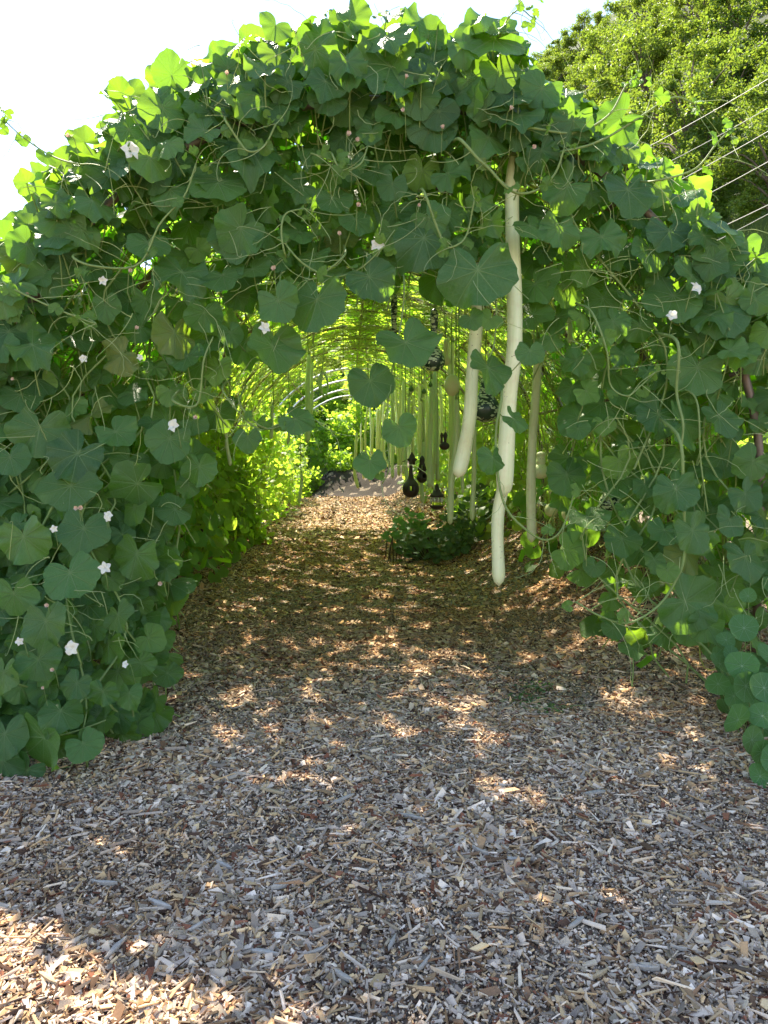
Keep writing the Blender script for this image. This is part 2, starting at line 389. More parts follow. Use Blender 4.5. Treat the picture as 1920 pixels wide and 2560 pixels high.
# ------------------------------------------------------------------ wood chips
PAL = np.array([(0.45, 0.385, 0.32), (0.34, 0.29, 0.245), (0.54, 0.46, 0.36), (0.50, 0.37, 0.22), (0.38, 0.26, 0.15), (0.20, 0.125, 0.075), (0.075, 0.045, 0.030), (0.62, 0.55, 0.47), (0.56, 0.42, 0.24), (0.20, 0.085, 0.05), (0.27, 0.23, 0.17)])
PW = np.array([.17, .12, .15, .11, .09, .09, .08, .09, .06, .04, .05]); PW /= PW.sum()
def chips(mb, x, y, ln, wd, th, tilt, lift):
    n = len(x)
    a = rng.uniform(0, 2 * PI, n)
    t1 = rng.normal(0, tilt, n); t2 = rng.normal(0, tilt * 1.3, n)
    u = np.stack([np.cos(a) * np.cos(t1), np.sin(a) * np.cos(t1), np.sin(t1)], -1)
    side = np.stack([-np.sin(a), np.cos(a), np.zeros(n)], -1)
    w0 = nrm(np.cross(u, side)); v = side * np.cos(t2)[:, None] + w0 * np.sin(t2)[:, None]; w = nrm(np.cross(u, v))
    base = np.array([(-1, -1), (1, -1), (1, 1), (-1, 1)], float)
    q = base[None] * 0.5 + rng.uniform(-.17, .17, (n, 4, 2))
    # pointed ends on some
    pt = rng.random(n) < 0.35
    q[pt, 1, 1] *= 0.25; q[pt, 2, 1] *= 0.3
    c = np.stack([x, y, ground_z(x, y) + lift], -1)
    top = c[:, None] + q[:, :, :1] * (ln[:, None, None] * u[:, None]) + q[:, :, 1:] * (wd[:, None, None] * v[:, None])
    bend = rng.normal(0, .05, (n, 4, 1)) * ln[:, None, None]
    top = top + w[:, None] * bend
    bot = top - w[:, None] * th[:, None, None]
    V = np.concatenate([top, bot], 1).reshape(-1, 3)
    f = np.array([(0, 1, 2, 3), (0, 4, 5, 1), (1, 5, 6, 2), (2, 6, 7, 3), (3, 7, 4, 0)])
    F = (f[None] + (np.arange(n) * 8)[:, None, None]).reshape(-1, 4)
    col = PAL[rng.choice(len(PAL), n, p=PW)] * rng.uniform(0.7, 1.95, (n, 1)) * np.array([1.07, .97, .86])
    wl_ = (smooth(3.2, 6.5, y) * (.8 - .5 * smooth(11, 14, y)) + .25 * smooth(.2, .9, vnoise(x, y, 1.3, 9)))[:, None].clip(0, 1)  # trodden brown inside, plus painted tunnel shade, eased over the sunlit far path
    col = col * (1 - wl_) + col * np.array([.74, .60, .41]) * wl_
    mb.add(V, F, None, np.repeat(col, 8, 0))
mb = MB()
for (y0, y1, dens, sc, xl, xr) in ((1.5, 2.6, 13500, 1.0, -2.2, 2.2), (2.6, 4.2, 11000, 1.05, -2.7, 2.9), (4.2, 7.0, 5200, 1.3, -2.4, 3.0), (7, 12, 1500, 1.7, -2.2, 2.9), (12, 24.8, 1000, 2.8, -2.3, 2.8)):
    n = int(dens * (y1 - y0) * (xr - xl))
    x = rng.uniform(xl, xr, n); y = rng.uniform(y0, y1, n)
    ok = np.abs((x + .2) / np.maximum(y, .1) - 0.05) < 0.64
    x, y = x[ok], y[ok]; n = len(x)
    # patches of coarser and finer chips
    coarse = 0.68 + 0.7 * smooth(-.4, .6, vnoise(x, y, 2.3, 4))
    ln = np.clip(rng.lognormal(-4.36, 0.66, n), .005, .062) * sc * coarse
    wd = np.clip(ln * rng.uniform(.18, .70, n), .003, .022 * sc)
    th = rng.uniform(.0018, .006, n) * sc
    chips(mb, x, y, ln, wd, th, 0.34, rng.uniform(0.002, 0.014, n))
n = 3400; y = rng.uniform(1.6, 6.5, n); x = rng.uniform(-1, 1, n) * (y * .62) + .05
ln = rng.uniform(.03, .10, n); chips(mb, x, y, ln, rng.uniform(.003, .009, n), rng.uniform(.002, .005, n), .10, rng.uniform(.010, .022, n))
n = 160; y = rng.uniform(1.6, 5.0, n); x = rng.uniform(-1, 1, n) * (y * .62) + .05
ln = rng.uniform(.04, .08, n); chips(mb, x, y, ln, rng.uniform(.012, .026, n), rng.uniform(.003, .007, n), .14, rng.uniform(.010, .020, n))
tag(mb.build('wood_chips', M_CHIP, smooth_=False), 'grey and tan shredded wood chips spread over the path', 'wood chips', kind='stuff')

# ------------------------------------------------------------------ leaf templates
def leaf_template(seg, rings, seed, ruffle=0.06, serr=0.02, deep=0.08):
    g = np.random.default_rng(seed)
    th = np.linspace(-PI, PI, seg + 1)
    lob = deep * np.cos(5 * th + g.normal(0, .1)) + 0.025 * np.cos(3 * th + g.uniform(0, 6))
    r = 0.86 + 0.08 * np.cos(th) + 0.06 * np.abs(np.sin(th)) + lob + serr * np.cos(20 * th) + .03 * np.sin(2 * th + g.uniform(0, 6)) * g.uniform(0, 1.5) + .025 * np.sin(4 * th + g.uniform(0, 6)) + .012 * np.sin(13 * th + g.uniform(0, 6)) + g.normal(0, serr * .4, seg + 1)
    r *= 1 - (0.88 + g.uniform(-.08, .04)) * np.exp(-((PI - np.abs(th)) / g.uniform(.30, .48)) ** 2)
    rr = np.linspace(0, 1, rings + 1)
    rr = rr ** 0.9
    Rr = rr[:, None] * r[None]
    X = Rr * np.sin(th); Y = Rr * np.cos(th)
    ph = g.uniform(0, 6, 4)
    Z = (g.uniform(-.16, .10)) * Rr ** 2 + ruffle * Rr ** 2 * (np.sin(3 * th + ph[0]) + 0.7 * np.sin(5 * th + ph[1])) + 0.5 * ruffle * Rr ** 4 * np.sin(11 * th + ph[2])
    Z += 0.026 * Rr * np.abs(np.sin(th * PI / 0.6 * .5 + .3)) + .05 * Rr ** 3 * np.sin(8 * th + ph[3]) * g.uniform(.4, 1.3)        # pleats between the main veins
    Z += g.uniform(-.35, .18) * np.abs(X) * 0.9 - 0.16 * np.clip(Y, 0, 2) ** 2 * g.uniform(.3, 1.3)
    Z -= Z[0].mean()
    V = np.stack([X, Y, Z], -1).reshape(-1, 3)
    UV = np.stack([X, Y], -1).reshape(-1, 2)
    n = seg + 1
    i = np.arange(rings)[:, None] * n + np.arange(seg)[None]
    F = np.stack([i, i + 1, i + 1 + n, i + n], -1).reshape(-1, 4)
    return V, F, UV
T_HI = [leaf_template(48, 6, s, rf, .018, dp) for s, rf, dp in ((1, .09, .03), (2, .13, .045), (3, .10, .06), (4, .16, .035), (5, .08, .02), (6, .19, .05), (7, .12, .075), (8, .15, .03), (9, .22, .045), (10, .11, .055))]
T_LO = [leaf_template(12, 2, 20 + s, .07, 0, .05) for s in range(5)]
def round_template(seed, seg=28, rings=4):
    g = np.random.default_rng(seed); th = np.linspace(-PI, PI, seg + 1)
    r = 0.95 + 0.05 * np.cos(3 * th + g.uniform(0, 6)) + 0.04 * np.cos(2 * th + g.uniform(0, 6)) + .02 * np.cos(9 * th)
    rr = np.linspace(0, 1, rings + 1); Rr = rr[:, None] * r[None]
    X = Rr * np.sin(th); Y = Rr * np.cos(th)
    Z = 0.14 * Rr ** 2 + .06 * Rr ** 2 * np.sin(2 * th + g.uniform(0, 6)) + .03 * Rr ** 3 * np.sin(5 * th + g.uniform(0, 6))
    n = seg + 1; i = np.arange(rings)[:, None] * n + np.arange(seg)[None]
    return np.stack([X, Y, Z], -1).reshape(-1, 3), np.stack([i, i + 1, i + 1 + n, i + n], -1).reshape(-1, 4), np.stack([X, Y], -1).reshape(-1, 2)
T_RND = [round_template(s) for s in range(4)]

def place(mb, tmpl, P, Nn, T, S, young=None, shade=None):
    """P attach points, Nn normals, T tip directions (will be made orthogonal), S radii"""
    P = np.asarray(P, float); n = len(P)
    if n == 0: return
    Nn = nrm(np.asarray(Nn, float)); T = np.asarray(T, float)
    T = nrm(T - (T * Nn).sum(-1, keepdims=True) * Nn); B = np.cross(T, Nn)
    S = np.asarray(S, float) * np.ones(n)
    young = np.zeros(n) if young is None else np.asarray(young) * np.ones(n)
    r1 = rng.random(n) if shade is None else shade; r2 = rng.random(n)
    var = rng.integers(0, len(tmpl), n)
    for k, (V, F, UV) in enumerate(tmpl):
        ix = np.where(var == k)[0]
        if len(ix) == 0: continue
        M = len(ix); m = len(V)
        fl = np.where(rng.random(M) < .5, -1.0, 1.0); asp = rng.uniform(.88, 1.12, M)
        zz = rng.uniform(.6, 1.5, M)
        W = (P[ix][:, None] + S[ix][:, None, None] * ((V[None, :, :1] * (fl * asp)[:, None, None]) * B[ix][:, None] + V[None, :, 1:2] * T[ix][:, None] + V[None, :, 2:] * zz[:, None, None] * Nn[ix][:, None]))
        FF = (F[None] + (np.arange(M) * m)[:, None, None]).reshape(-1, 4)
        col = np.stack([r1[ix], r2[ix], young[ix]], -1)
        mb.add(W.reshape(-1, 3), FF, np.tile(UV, (M, 1)), np.repeat(col, m, 0))

def petioles(mb, P, Nn, T, S, length=(.12, .28), rad=.0032, pull=None):
    P = np.asarray(P, float); n = len(P)
    if n == 0: return
    Nn = nrm(Nn); L = rng.uniform(*length, n)[:, None]
    back = -Nn * 0.75 - nrm(T) * 0.15 + np.array([0, .1, -.55]) if pull is None else np.asarray(pull)
    back = nrm(back + rng.normal(0, .18, (n, 3)))
    end = P + back * L
    mid = (P + end) / 2 + np.array([0, 0, -.02]) + rng.normal(0, .012, (n, 3))
    t = np.linspace(0, 1, 6)[None, :, None]
    C = (1 - t) ** 2 * P[:, None] + 2 * t * (1 - t) * (mid + (P - mid) * 0.2)[:, None] + t ** 2 * end[:, None]
    tubes(mb, C, np.tile(np.linspace(rad, rad * 1.4, 6), (n, 1)), 5, caps=False)

def tendril_curves(n, P, D=None, ln=(.12, .35), coil=True, K=26):
    """thin wandering curves, many ending in a coil"""
    out = np.zeros((n, K, 3))
    for i in range(n):
        d = nrm(rng.normal(size=3) * np.array([1, .45, .7]) + np.array([0, -.25, -.25])) if D is None else nrm(D[i] + rng.normal(0, .25, 3))
        L = rng.uniform(*ln); p = np.array(P[i], float); step = L / K * 1.3
        ax = nrm(rng.normal(size=3) * np.array([.4, 1, .4])); k0 = rng.uniform(-.10, .10); tight = rng.random() < .45
        for j in range(K):
            out[i, j] = p
            f = j / K
            ang = k0 + (0.62 * smooth(.66, .8, f) if (tight and coil) else .18 * math.sin(j * .9 + i))
            st = step * (0.35 if (tight and f > .72) else 1)
            c, s = math.cos(ang), math.sin(ang)
            d = d * c + np.cross(ax, d) * s + ax * np.dot(ax, d) * (1 - c)
            d = nrm(d + np.array([0, 0, -.018]))
            p = p + d * st + (ax * .0012 if tight else 0)
    return out

def flower(parent, p, r, facing, wilted=False):
    mb = MB(); facing = nrm(np.asarray(facing, float))
    up = np.array([0, 0, 1.]) + rng.normal(0, .3, 3); a = nrm(np.cross(facing, up)); b = np.cross(facing, a)
    k0 = rng.uniform(0, 6)
    for k in range(5):
        an = k0 + k * 2 * PI / 5
        d = a * math.cos(an) + b * math.sin(an); s = np.cross(facing, d)
        t = np.linspace(0, 1, 6)
        w = np.array([.10, .28, .40, .40, .26, .05]) * (0.75 if wilted else 1.0) * rng.uniform(.8, 1.1)
        an += rng.normal(0, .1); tw = rng.normal(0, .12)
        lift = (t * 1.1 * (1 - t * .35) if wilted else .35 * np.sin(t * 2.6)) + rng.normal(0, .03, 6)
        ext = t * (0.45 if wilted else 1)
        row = []
        for sgn, cz in ((-1, .05), (-.5, 0), (0, -.04), (.5, 0), (1, .05)):
            row.append(p + r * (d * ext[:, None] + s * (w * sgn)[:, None] + facing * (lift + cz + tw * w * sgn * 3 + rng.normal(0, .035, 6))[:, None]))
        V = np.stack(row, 1).reshape(-1, 3)
        i = np.arange(5)[:, None] * 5 + np.arange(4)[None]
        mb.add(V, np.stack([i, i + 1, i + 6, i + 5], -1).reshape(-1, 4))
    o = mb.build('flower', M_WILT if wilted else M_PETAL, parent)
    if wilted: o['label'] = 'wilted brownish pink flower'
    sb = MB(); e = p - facing * .05 + np.array([0, .03, -.10])
    tubes(sb, [spline([p + facing * 0, p - facing * .03, e], 8)], np.array([[.006, .005, .004, .003, .0025, .0025, .0025, .0025]]) * (r / .035), 6)
    sb.build('flower_stalk', M_STEM, o)

# ------------------------------------------------------------------ tunnel frame
RH, ZC = 2.25, 1.2
YF, YE, DY = 4.3, 26.0, 1.24
def hoop_pts(y, r=RH, n=36, zb=0.0):
    a = np.linspace(0, PI, n)
    top = np.stack([r * np.cos(a), np.full(n, y), ZC + r * np.sin(a)], -1)
    zl = float(ground_z(-r, y)) - .05; zr = float(ground_z(r, y)) - .05
    return np.concatenate([[(r, y, zr)], top, [(-r, y, zl)]])
tunnel = thing('hoop_tunnel', 'long arched pipe hoop frame carrying the gourd vines over the path', 'garden tunnel', (0, YF, 0))
ys = np.concatenate([np.arange(YF, 15.2, DY), [17.6, 20.4, 23.4, 26.0]])
for i, y in enumerate(ys):
    mb = MB(); tubes(mb, [hoop_pts(y)], .024, 10)
    h = mb.build('hoop', M_PIPE if y < 15 else M_PIPE_GREY, tunnel)
for ang in (90, 52, 128, 20, 160):
    mb = MB(); a = R(ang); r = RH - .035
    tubes(mb, [np.array([(r * math.cos(a), y, ZC + r * math.sin(a)) for y in np.linspace(YF - .02, YE - 1, 8)])], .015, 8)
    mb.build('purlin', M_PIPE, tunnel)
mb = MB(); r = RH - .028
A = np.linspace(0, PI, 20)
tubes(mb, [np.stack([(r + .05) * np.cos(A), np.full(20, y), ZC + (r + .05) * np.sin(A)], -1) for y in np.arange(YF + .15, 15, .31)], .0022, 3, caps=False)
tubes(mb, [np.array([((r + .055) * math.cos(a), y, ZC + (r + .055) * math.sin(a)) for y in np.linspace(YF, 15, 12)]) for a in np.linspace(.0, PI, 26)], .0022, 3, caps=False)
mb.build('netting', M_NET, tunnel)
mb = MB()
tubes(mb, [np.array([(2.18, YF, .62), (2.12, 6.2, .78), (2.1, 9, .9)])], .022, 8)
mb.build('base_rail', M_PIPE_GREY, tunnel)

# ------------------------------------------------------------------ shell vines
SL = ZC + RH * PI / 2
def shell(s, y, off, side):
    """s from ground along the hoop to the ridge; off outward"""
    s = np.asarray(s, float); a = np.clip((s - ZC) / RH, 0, PI / 2 + .5)
    low = s < ZC
    x = np.where(low, RH + off, (RH + off) * np.cos(a)); z = np.where(low, s, ZC + (RH + off) * np.sin(a))
    nx = np.where(low, 1.0, np.cos(a)); nz = np.where(low, 0.0, np.sin(a))
    P = np.stack([side * x, y + 0 * x, z], -1); Nn = np.stack([side * nx, 0 * x, nz], -1)
    D = np.stack([side * np.where(low, 0, np.sin(a)), 0 * x, -np.where(low, 1.0, np.cos(a))], -1)
    return P, Nn, D

ORD = ['first', 'second', 'third', 'fourth', 'fifth', 'sixth', 'seventh', 'eighth', 'ninth', 'tenth', 'eleventh', 'twelfth', 'thirteenth', 'fourteenth', 'fifteenth', 'sixteenth', 'seventeenth', 'eighteenth', 'nineteenth', 'twentieth', 'twenty-first', 'twenty-second', 'twenty-third', 'twenty-fourth']
def wall_vine(k, side, y0, y1, nl, nb, smax=SL + .25, smin=0.05, nst=150, sz=(.085, .15)):
    word = 'left' if side < 0 else 'right'
    yc = (y0 + y1) / 2
    root = thing('gourd_vine', f'{ORD[k]} gourd vine back from the entrance climbing the {word} hoops inside the tunnel', 'climbing vine', (side * 2.2, yc, float(ground_z(side * 2.2, yc))), 'gourd vines lining the tunnel')
    mb = MB()
    s = rng.uniform(smin, smax, nl); y = rng.uniform(y0 - .15, y1 + .15, nl)
    off = rng.uniform(-.02, .42, nl)
    P, Nn, D = shell(s, y, off, side)
    Nn2 = nrm(Nn + rng.normal(0, .38, (nl, 3)) + np.array([0, 0, .35]))
    place(mb, T_HI[:6] if k < 2 else T_LO, P, Nn2, D + rng.normal(0, .5, (nl, 3)), rng.uniform(*sz, nl), rng.random(nl) ** 4)
    if side < 0 and k < 7:
        n2 = 340; s = rng.uniform(.1, 2.5, n2); y = rng.uniform(y0 - .15, y1 + .15, n2)
        P, Nn, D = shell(s, y, rng.uniform(.35, .7, n2), side)
        place(mb, T_LO, P, nrm(Nn + rng.normal(0, .38, (n2, 3)) + np.array([0, 0, .35])), D + rng.normal(0, .5, (n2, 3)), rng.uniform(.11, .17, n2), rng.random(n2) ** 4)
    # bushy inner side near the ground
    s = rng.uniform(min(smin, 1.2), 1.9, nb); y = rng.uniform(y0 - .1, y1 + .1, nb)
    off = -rng.uniform(.0, .72, nb) * (1 - .75 * smooth(.4, 1.9, s)) + rng.uniform(0, .1, nb)
    P, Nn, D = shell(s, y, off, side)
    P[:, 2] += ground_z(P[:, 0], P[:, 1])
    Nn2 = nrm(-Nn * .7 + rng.normal(0, .4, (nb, 3)) + np.array([0, -.25, .55]))
    place(mb, T_LO, P, Nn2, -Nn * .3 + np.array([0, 0, -1.]) + rng.normal(0, .4, (nb, 3)), rng.uniform(sz[0] * .7, sz[1] * .9, nb), rng.random(nb) ** 5)
    mb.build('foliage', M_LEAF_MID if k < 3 else M_LEAF_IN, root)
    # stems: climbing and criss-crossing, most of them just inside the netting
    sb = MB(); K = 9
    s0 = rng.uniform(smin, smax, nst); y_ = rng.uniform(y0, y1, nst); ds = rng.normal(0, .35, nst); dy = rng.normal(0, .55, nst)
    t = np.linspace(0, 1, K)
    S_ = np.clip(s0[:, None] + ds[:, None] * t + .05 * np.sin(t * 9 + s0[:, None] * 9), .03, SL + .4); Y_ = y_[:, None] + dy[:, None] * t + .05 * np.sin(t * 7 + y_[:, None] * 20)
    Y_ = np.maximum(Y_, 4.36)
    O_ = rng.uniform(-.22, .12, nst)[:, None] - .10 * np.sin(t * PI) * rng.uniform(0, 1.5, nst)[:, None]
    P, _, _ = shell(S_.ravel(), Y_.ravel(), O_.ravel(), side)
    tubes(sb, P.reshape(nst, K, 3), rng.uniform(.0022, .0052, nst), 4, caps=False)
    nm = 4
    t = np.linspace(.0, smax * .95, 24)
    P = np.stack([shell(t, yy + .12 * np.sin(t * 2 + yy * 7), -.03 + .04 * np.sin(t * 5 + yy), side)[0] for yy in rng.uniform(y0, y1, nm)])
    tubes(sb, P, .008, 6, caps=False)
    sb.build('stem', M_STEM_IN, root)
    return root
yb = np.arange(4.55, 26, 1.3)
for k in range(len(yb) - 1):
    y0, y1 = yb[k], yb[k + 1]
    near = k < 2
    dens = 1.0 if y0 < 12 else .75
    wall_vine(k, 1, y0, y1, int((420 if k > 3 else 340) * dens), 110 if k > 3 else 50, nst=(560 if k < 3 else 330) if y0 < 12 else 120)
    if y0 < 12.2:
        wall_vine(k, -1, y0, y1, int((450 if k > 1 else 440) * dens), 150, nst=330)
    elif y0 < 15.2:
        wall_vine(k, -1, y0, y1, 190, 40, smin=2.4, nst=160)

# ------------------------------------------------------------------ front curtain
FRONT_PX = [(-260, 2150), (-260, 700), (0, 590), (60, 480), (140, 395), (225, 330), (235, 235), (330, 200), (420, 160), (560, 110), (700, 75), (800, 55), (1000, 30), (1180, 60), (1300, 100),
            (1345, 200), (1470, 250), (1570, 340), (1690, 440), (1800, 570), (1920, 650), (2150, 820), (2200, 1700), (1850, 1590), (1690, 1610), (1600, 1600), (1530, 1480), (1440, 1400), (1450, 1280),
            (1430, 1100), (1420, 960), (1350, 800), (1230, 740), (1100, 700), (960, 700), (870, 720), (740, 740), (620, 740), (590, 900), (530, 1060), (480, 1200), (445, 1350), (440, 1500), (440, 1740), (250, 1840), (180, 1900), (0, 1985)]
POLY = np.array([at(px, py, 4.2)[[0, 2]] for px, py in FRONT_PX])
def in_poly(x, z, P=POLY):
    c = np.zeros(len(x), bool); j = len(P) - 1
    for i in range(len(P)):
        xi, zi = P[i]; xj, zj = P[j]
        c ^= ((zi > z) != (zj > z)) & (x < (xj - xi) * (z - zi) / (zj - zi + 1e-12) + xi); j = i
    return c
def front_y(x, z):
    x = np.asarray(x, float); z = np.asarray(z, float)
    return 4.22 - .75 * smooth(1.9, .0, z) * smooth(-.9, -1.6, x) - .30 * smooth(1.6, .2, z) * smooth(1.2, 2.0, x) + .07 * vnoise(x, z, 2.5, 3)

FV = [  # name, label, centre of each front plant (x,z)
    ('large leaved gourd vine massed at the foot of the entrance on the left', (-1.9, .6)),
    ('gourd vine with white star flowers hanging halfway up the left front of the tunnel', (-1.7, 1.7)),
    ('gourd vine spilling over the left shoulder of the entrance arch against the sky', (-1.75, 2.9)),
    ('gourd vine crowning the middle of the entrance arch with sunlit leaves on top', (-.35, 3.3)),
    ('gourd vine over the right shoulder of the entrance arch before the wooded hill', (1.25, 3.1)),
    ('loose gourd vine hanging on the bare pipe at the right of the entrance', (1.9, 2.1)),
    ('gourd vine at the foot of the entrance on the right above the nasturtium', (1.9, .9)),
]
FC = np.array([c for _, c in FV])
front_roots = [thing('gourd_vine', lab, 'climbing vine', (c[0], 4.2, max(0, float(ground_z(c[0], 4.2)))), 'gourd vines over the entrance') for lab, c in FV]
front_leaf = [MB() for _ in FV]; front_stem = [MB() for _ in FV]; front_tend = [MB() for _ in FV]
def region(x, z):
    return np.argmin((FC[None, :, 0] - np.asarray(x)[:, None]) ** 2 + (FC[None, :, 1] - np.asarray(z)[:, None]) ** 2, 1)

BIG = [(550,475,75),(590,600,72),(453,697,68),(685,870,66),(294,894,52),(265,774,42),(38,870,80),(434,846,68),(511,793,48),(159,557,68),(405,282,60),(617,378,70),(420,485,50),
 (784,140,70),(707,212,60),(707,270,60),(625,376,90),(543,463,62),(982,188,100),(963,106,65),(987,294,52),(929,338,40),(977,468,42),(1083,323,70),(1131,439,50),(1185,207,70),(1223,357,58),(890,560,50),
 (1054,612,80),(837,506,50),(1214,97,95),(592,583,65),(1079,554,50),(1330,575,50),(1225,560,48),(1397,583,52),(1510,603,55),(1673,593,65),(1678,756,80),(1802,790,78),(1540,810,45),(1738,934,75),
 (1728,1057,75),(1802,1057,60),(1876,1161,50),(1406,474,65),(1570,490,70),(1822,598,42),(1640,1047,60),(1693,1226,60),(1733,1335,58),(1656,1334,45),(1869,1244,50),(1864,1407,65),(1760,1570,50),
 (1729,1515,85),(1580,1628,38),(1534,1578,35),(1557,1357,50),(1634,1407,35),(1819,1307,45),(1485,1420,30),(96,1087,70),(183,1149,80),(299,1087,52),(419,1111,62),(29,1154,50),(328,1217,72),(178,1231,70),
 (63,1357,70),(207,1337,68),(338,1400,65),(183,1448,76),(497,1178,50),(116,1569,70),(299,1545,45),(101,1863,85),(207,1868,45),(188,1718,45),(256,1738,40),(323,1743,38),(357,1665,38),(101,1660,55),(10,1694,55),(60,1935,52),(5,1915,60),(215,1868,50),(150,1790,55),
 (14,1849,65),(34,1497,55),(380,1600,45),(420,1690,35),(560,240,55),(330,330,45),(500,330,50),(820,250,45),(1350,250,50),(1450,330,50),(60,620,50),(120,700,55),(560,700,55),(640,680,45),(370,620,55),(880,420,45),(740,470,45),
 (1250,190,55),(1330,400,40),(880,190,50)]
BP, BS = [], []
for px, py, rp in BIG:
    p0 = at(px, py, 4.1); d = float(front_y(p0[0], p0[2])) - .10 - .05 * rng.random()
    p = at(px, py, d); BP.append(p); BS.append(rp * d / FPX)
BP = np.array(BP); BS = np.array(BS)
# dart throwing for the rest, three depth layers
def darts(n, mind, near=None, layer=0):
    pts = []
    x = rng.uniform(POLY[:, 0].min(), POLY[:, 0].max(), n); z = rng.uniform(0.02, POLY[:, 1].max(), n)
    ok = in_poly(x, z)
    out = [] if near is None else [np.array(near)]
    acc = np.zeros((0, 2)) if near is None else np.array(near)
    res = []
    for a, b in zip(x[ok], z[ok]):
        if a > .95 and b < 2.9 and rng.random() < (0.58 if layer else .38): continue
        if b < float(ground_z(a, 4.2)) + .05: continue
        if len(acc) and ((acc[:, 0] - a) ** 2 + (acc[:, 1] - b) ** 2).min() < mind ** 2: continue
        acc = np.vstack([acc, (a, b)]); res.append((a, b))
    return np.array(res)
L0 = darts(3600, .13, BP[:, [0, 2]], 0)
L1 = darts(3000, .165, None, 1); L2 = darts(2600, .21, None, 1)
def front_layer(xz, back, smin, smax):
    x, z = xz[:, 0], xz[:, 1]; n = len(x)
    y = front_y(x, z) + back + rng.normal(0, .04, n)
    return np.stack([x, y, z], -1), rng.uniform(smin, smax, n)
def off_gourd(L):
    keep = ~((np.abs(L[:, 0] - .757) < .13) & (L[:, 1] < 3.2))
    for px, py, rr_ in ((1417, 1160, .15), (1526, 1250, .14), (1526, 1180, .12), (1330, 1000, .12), (1330, 1150, .12), (1352, 1170, .12), (1180, 900, .12)):
        q = at(px, py, 4.1); keep &= np.hypot(L[:, 0] - q[0], L[:, 1] - q[2]) > rr_
    return L[keep]
L0 = off_gourd(L0); L1 = off_gourd(L1)
L3 = darts(5000, .12, None, 1); L3 = L3[L3[:, 1] > 2.55]
g_ = rng.uniform(0, 1, (420, 2)) * np.array([1.5, 1.15]) + np.array([-2.75, .05]); g_ = g_[in_poly(g_[:, 0], g_[:, 1])]
P4, S4 = front_layer(g_, .14, .07, .13)
P0, S0 = front_layer(L0, 0.0, .06, .125); P1, S1 = front_layer(L1, .16, .10, .16); P2, S2 = front_layer(L2, .34, .11, .17); P3, S3 = front_layer(L3, .26, .06, .12)
FP = np.concatenate([BP, P0, P1, P2, P3, P4]); FS = np.concatenate([BS * 1.05, S0, S1, S2, S3, S4]); n = len(FP)
rad = np.hypot(FP[:, 0], FP[:, 2] - ZC); toprim = smooth(2.25, 2.65, rad) * smooth(1.6, 2.6, FP[:, 2])
radial = nrm(np.stack([FP[:, 0], 0 * rad, FP[:, 2] - ZC], -1))
Nn = np.array([0, -1.0, .60]) + rng.normal(0, .42, (n, 3)) * np.array([1.1, .5, 1]) + radial * (toprim * rng.uniform(-.6, 1.2, n))[:, None]
Nn[:len(BP)] = np.array([0, -1.0, .36]) + rng.normal(0, .28, (len(BP), 3)) + radial[:len(BP)] * (.3 * toprim[:len(BP)])[:, None]
roll = rng.normal(0, .62, n)
Td = np.stack([np.sin(roll), -.15 + 0 * roll, -np.cos(roll)], -1)
up = (rng.random(n) < .55 * toprim); up[:len(BP)] = False
Td[up] = radial[up] + rng.normal(0, .35, (up.sum(), 3))
yng = rng.random(n) ** 4 * .7; yng[:len(BP)] *= .4
P_att = FP - nrm(Td) * (FS * .22)[:, None]
reg = region(FP[:, 0], FP[:, 2])
for k in range(len(FV)):
    ix = np.where(reg == k)[0]
    place(front_leaf[k], T_HI, P_att[ix], Nn[ix], Td[ix], FS[ix], yng[ix])
    petioles(front_stem[k], P_att[ix], Nn[ix], Td[ix], FS[ix], (.14, .32), .0034)
# crown of leaves standing up along the silhouette, seen against the sky
def edge_leaves(n):
    a = rng.uniform(.18, PI - .12, n); rr = RH + rng.uniform(.16, .50, n)
    y = rng.uniform(4.15, 5.6, n)
    P = np.stack([rr * np.cos(a), y, ZC + rr * np.sin(a)], -1); rd = np.stack([np.cos(a), 0 * a, np.sin(a)], -1)
    N_ = nrm(rd * .55 + np.array([0, -.45, .1]) + rng.normal(0, .45, (n, 3)))
    T_ = rd * .5 + rng.normal(0, .6, (n, 3)) + np.array([0, -.3, 0])
    return P, N_, T_, rng.uniform(.07, .145, n), rd
P, N_, T_, S_, rd = edge_leaves(520)
pj = (P - CAM); inside = in_poly(CAM[0] + pj[:, 0] * 4.2 / P[:, 1], CAM[2] + pj[:, 2] * 4.2 / P[:, 1])
P, N_, T_, S_, rd = P[inside], N_[inside], T_[inside], S_[inside], rd[inside]
reg = region(P[:, 0], P[:, 2])
for k in range(len(FV)):
    ix = np.where(reg == k)[0]
    place(front_leaf[k], T_HI, P[ix], N_[ix], T_[ix], S_[ix], rng.random(len(ix)) ** 3 * .5)
    petioles(front_stem[k], P[ix], N_[ix], T_[ix], S_[ix], (.18, .34), .0032, pull=-rd[ix])
# leaves hiding the first hoop on the left and over the top
a = np.concatenate([rng.uniform(R(62), R(178), 130), rng.uniform(R(23), R(45), 26), rng.uniform(R(58), R(76), 19)]); rr = RH + rng.normal(.0, .10, 175)
P = np.stack([rr * np.cos(a), YF - rng.uniform(.08, .30, 175), ZC + rr * np.sin(a)], -1); N_ = np.array([0, -1, .4]) + rng.normal(0, .4, (175, 3)); ro = rng.normal(0, .6, 175)
T_ = np.stack([np.sin(ro), 0 * ro, -np.cos(ro)], -1); S_ = rng.uniform(.09, .14, 175); reg = region(P[:, 0], P[:, 2])
for k in range(len(FV)):
    ix = np.where(reg == k)[0]
    place(front_leaf[k], T_HI, P[ix], N_[ix], T_[ix], S_[ix], rng.random(len(ix)) ** 7 * .5)
    petioles(front_stem[k], P[ix], N_[ix], T_[ix], S_[ix], (.14, .32), .0034)
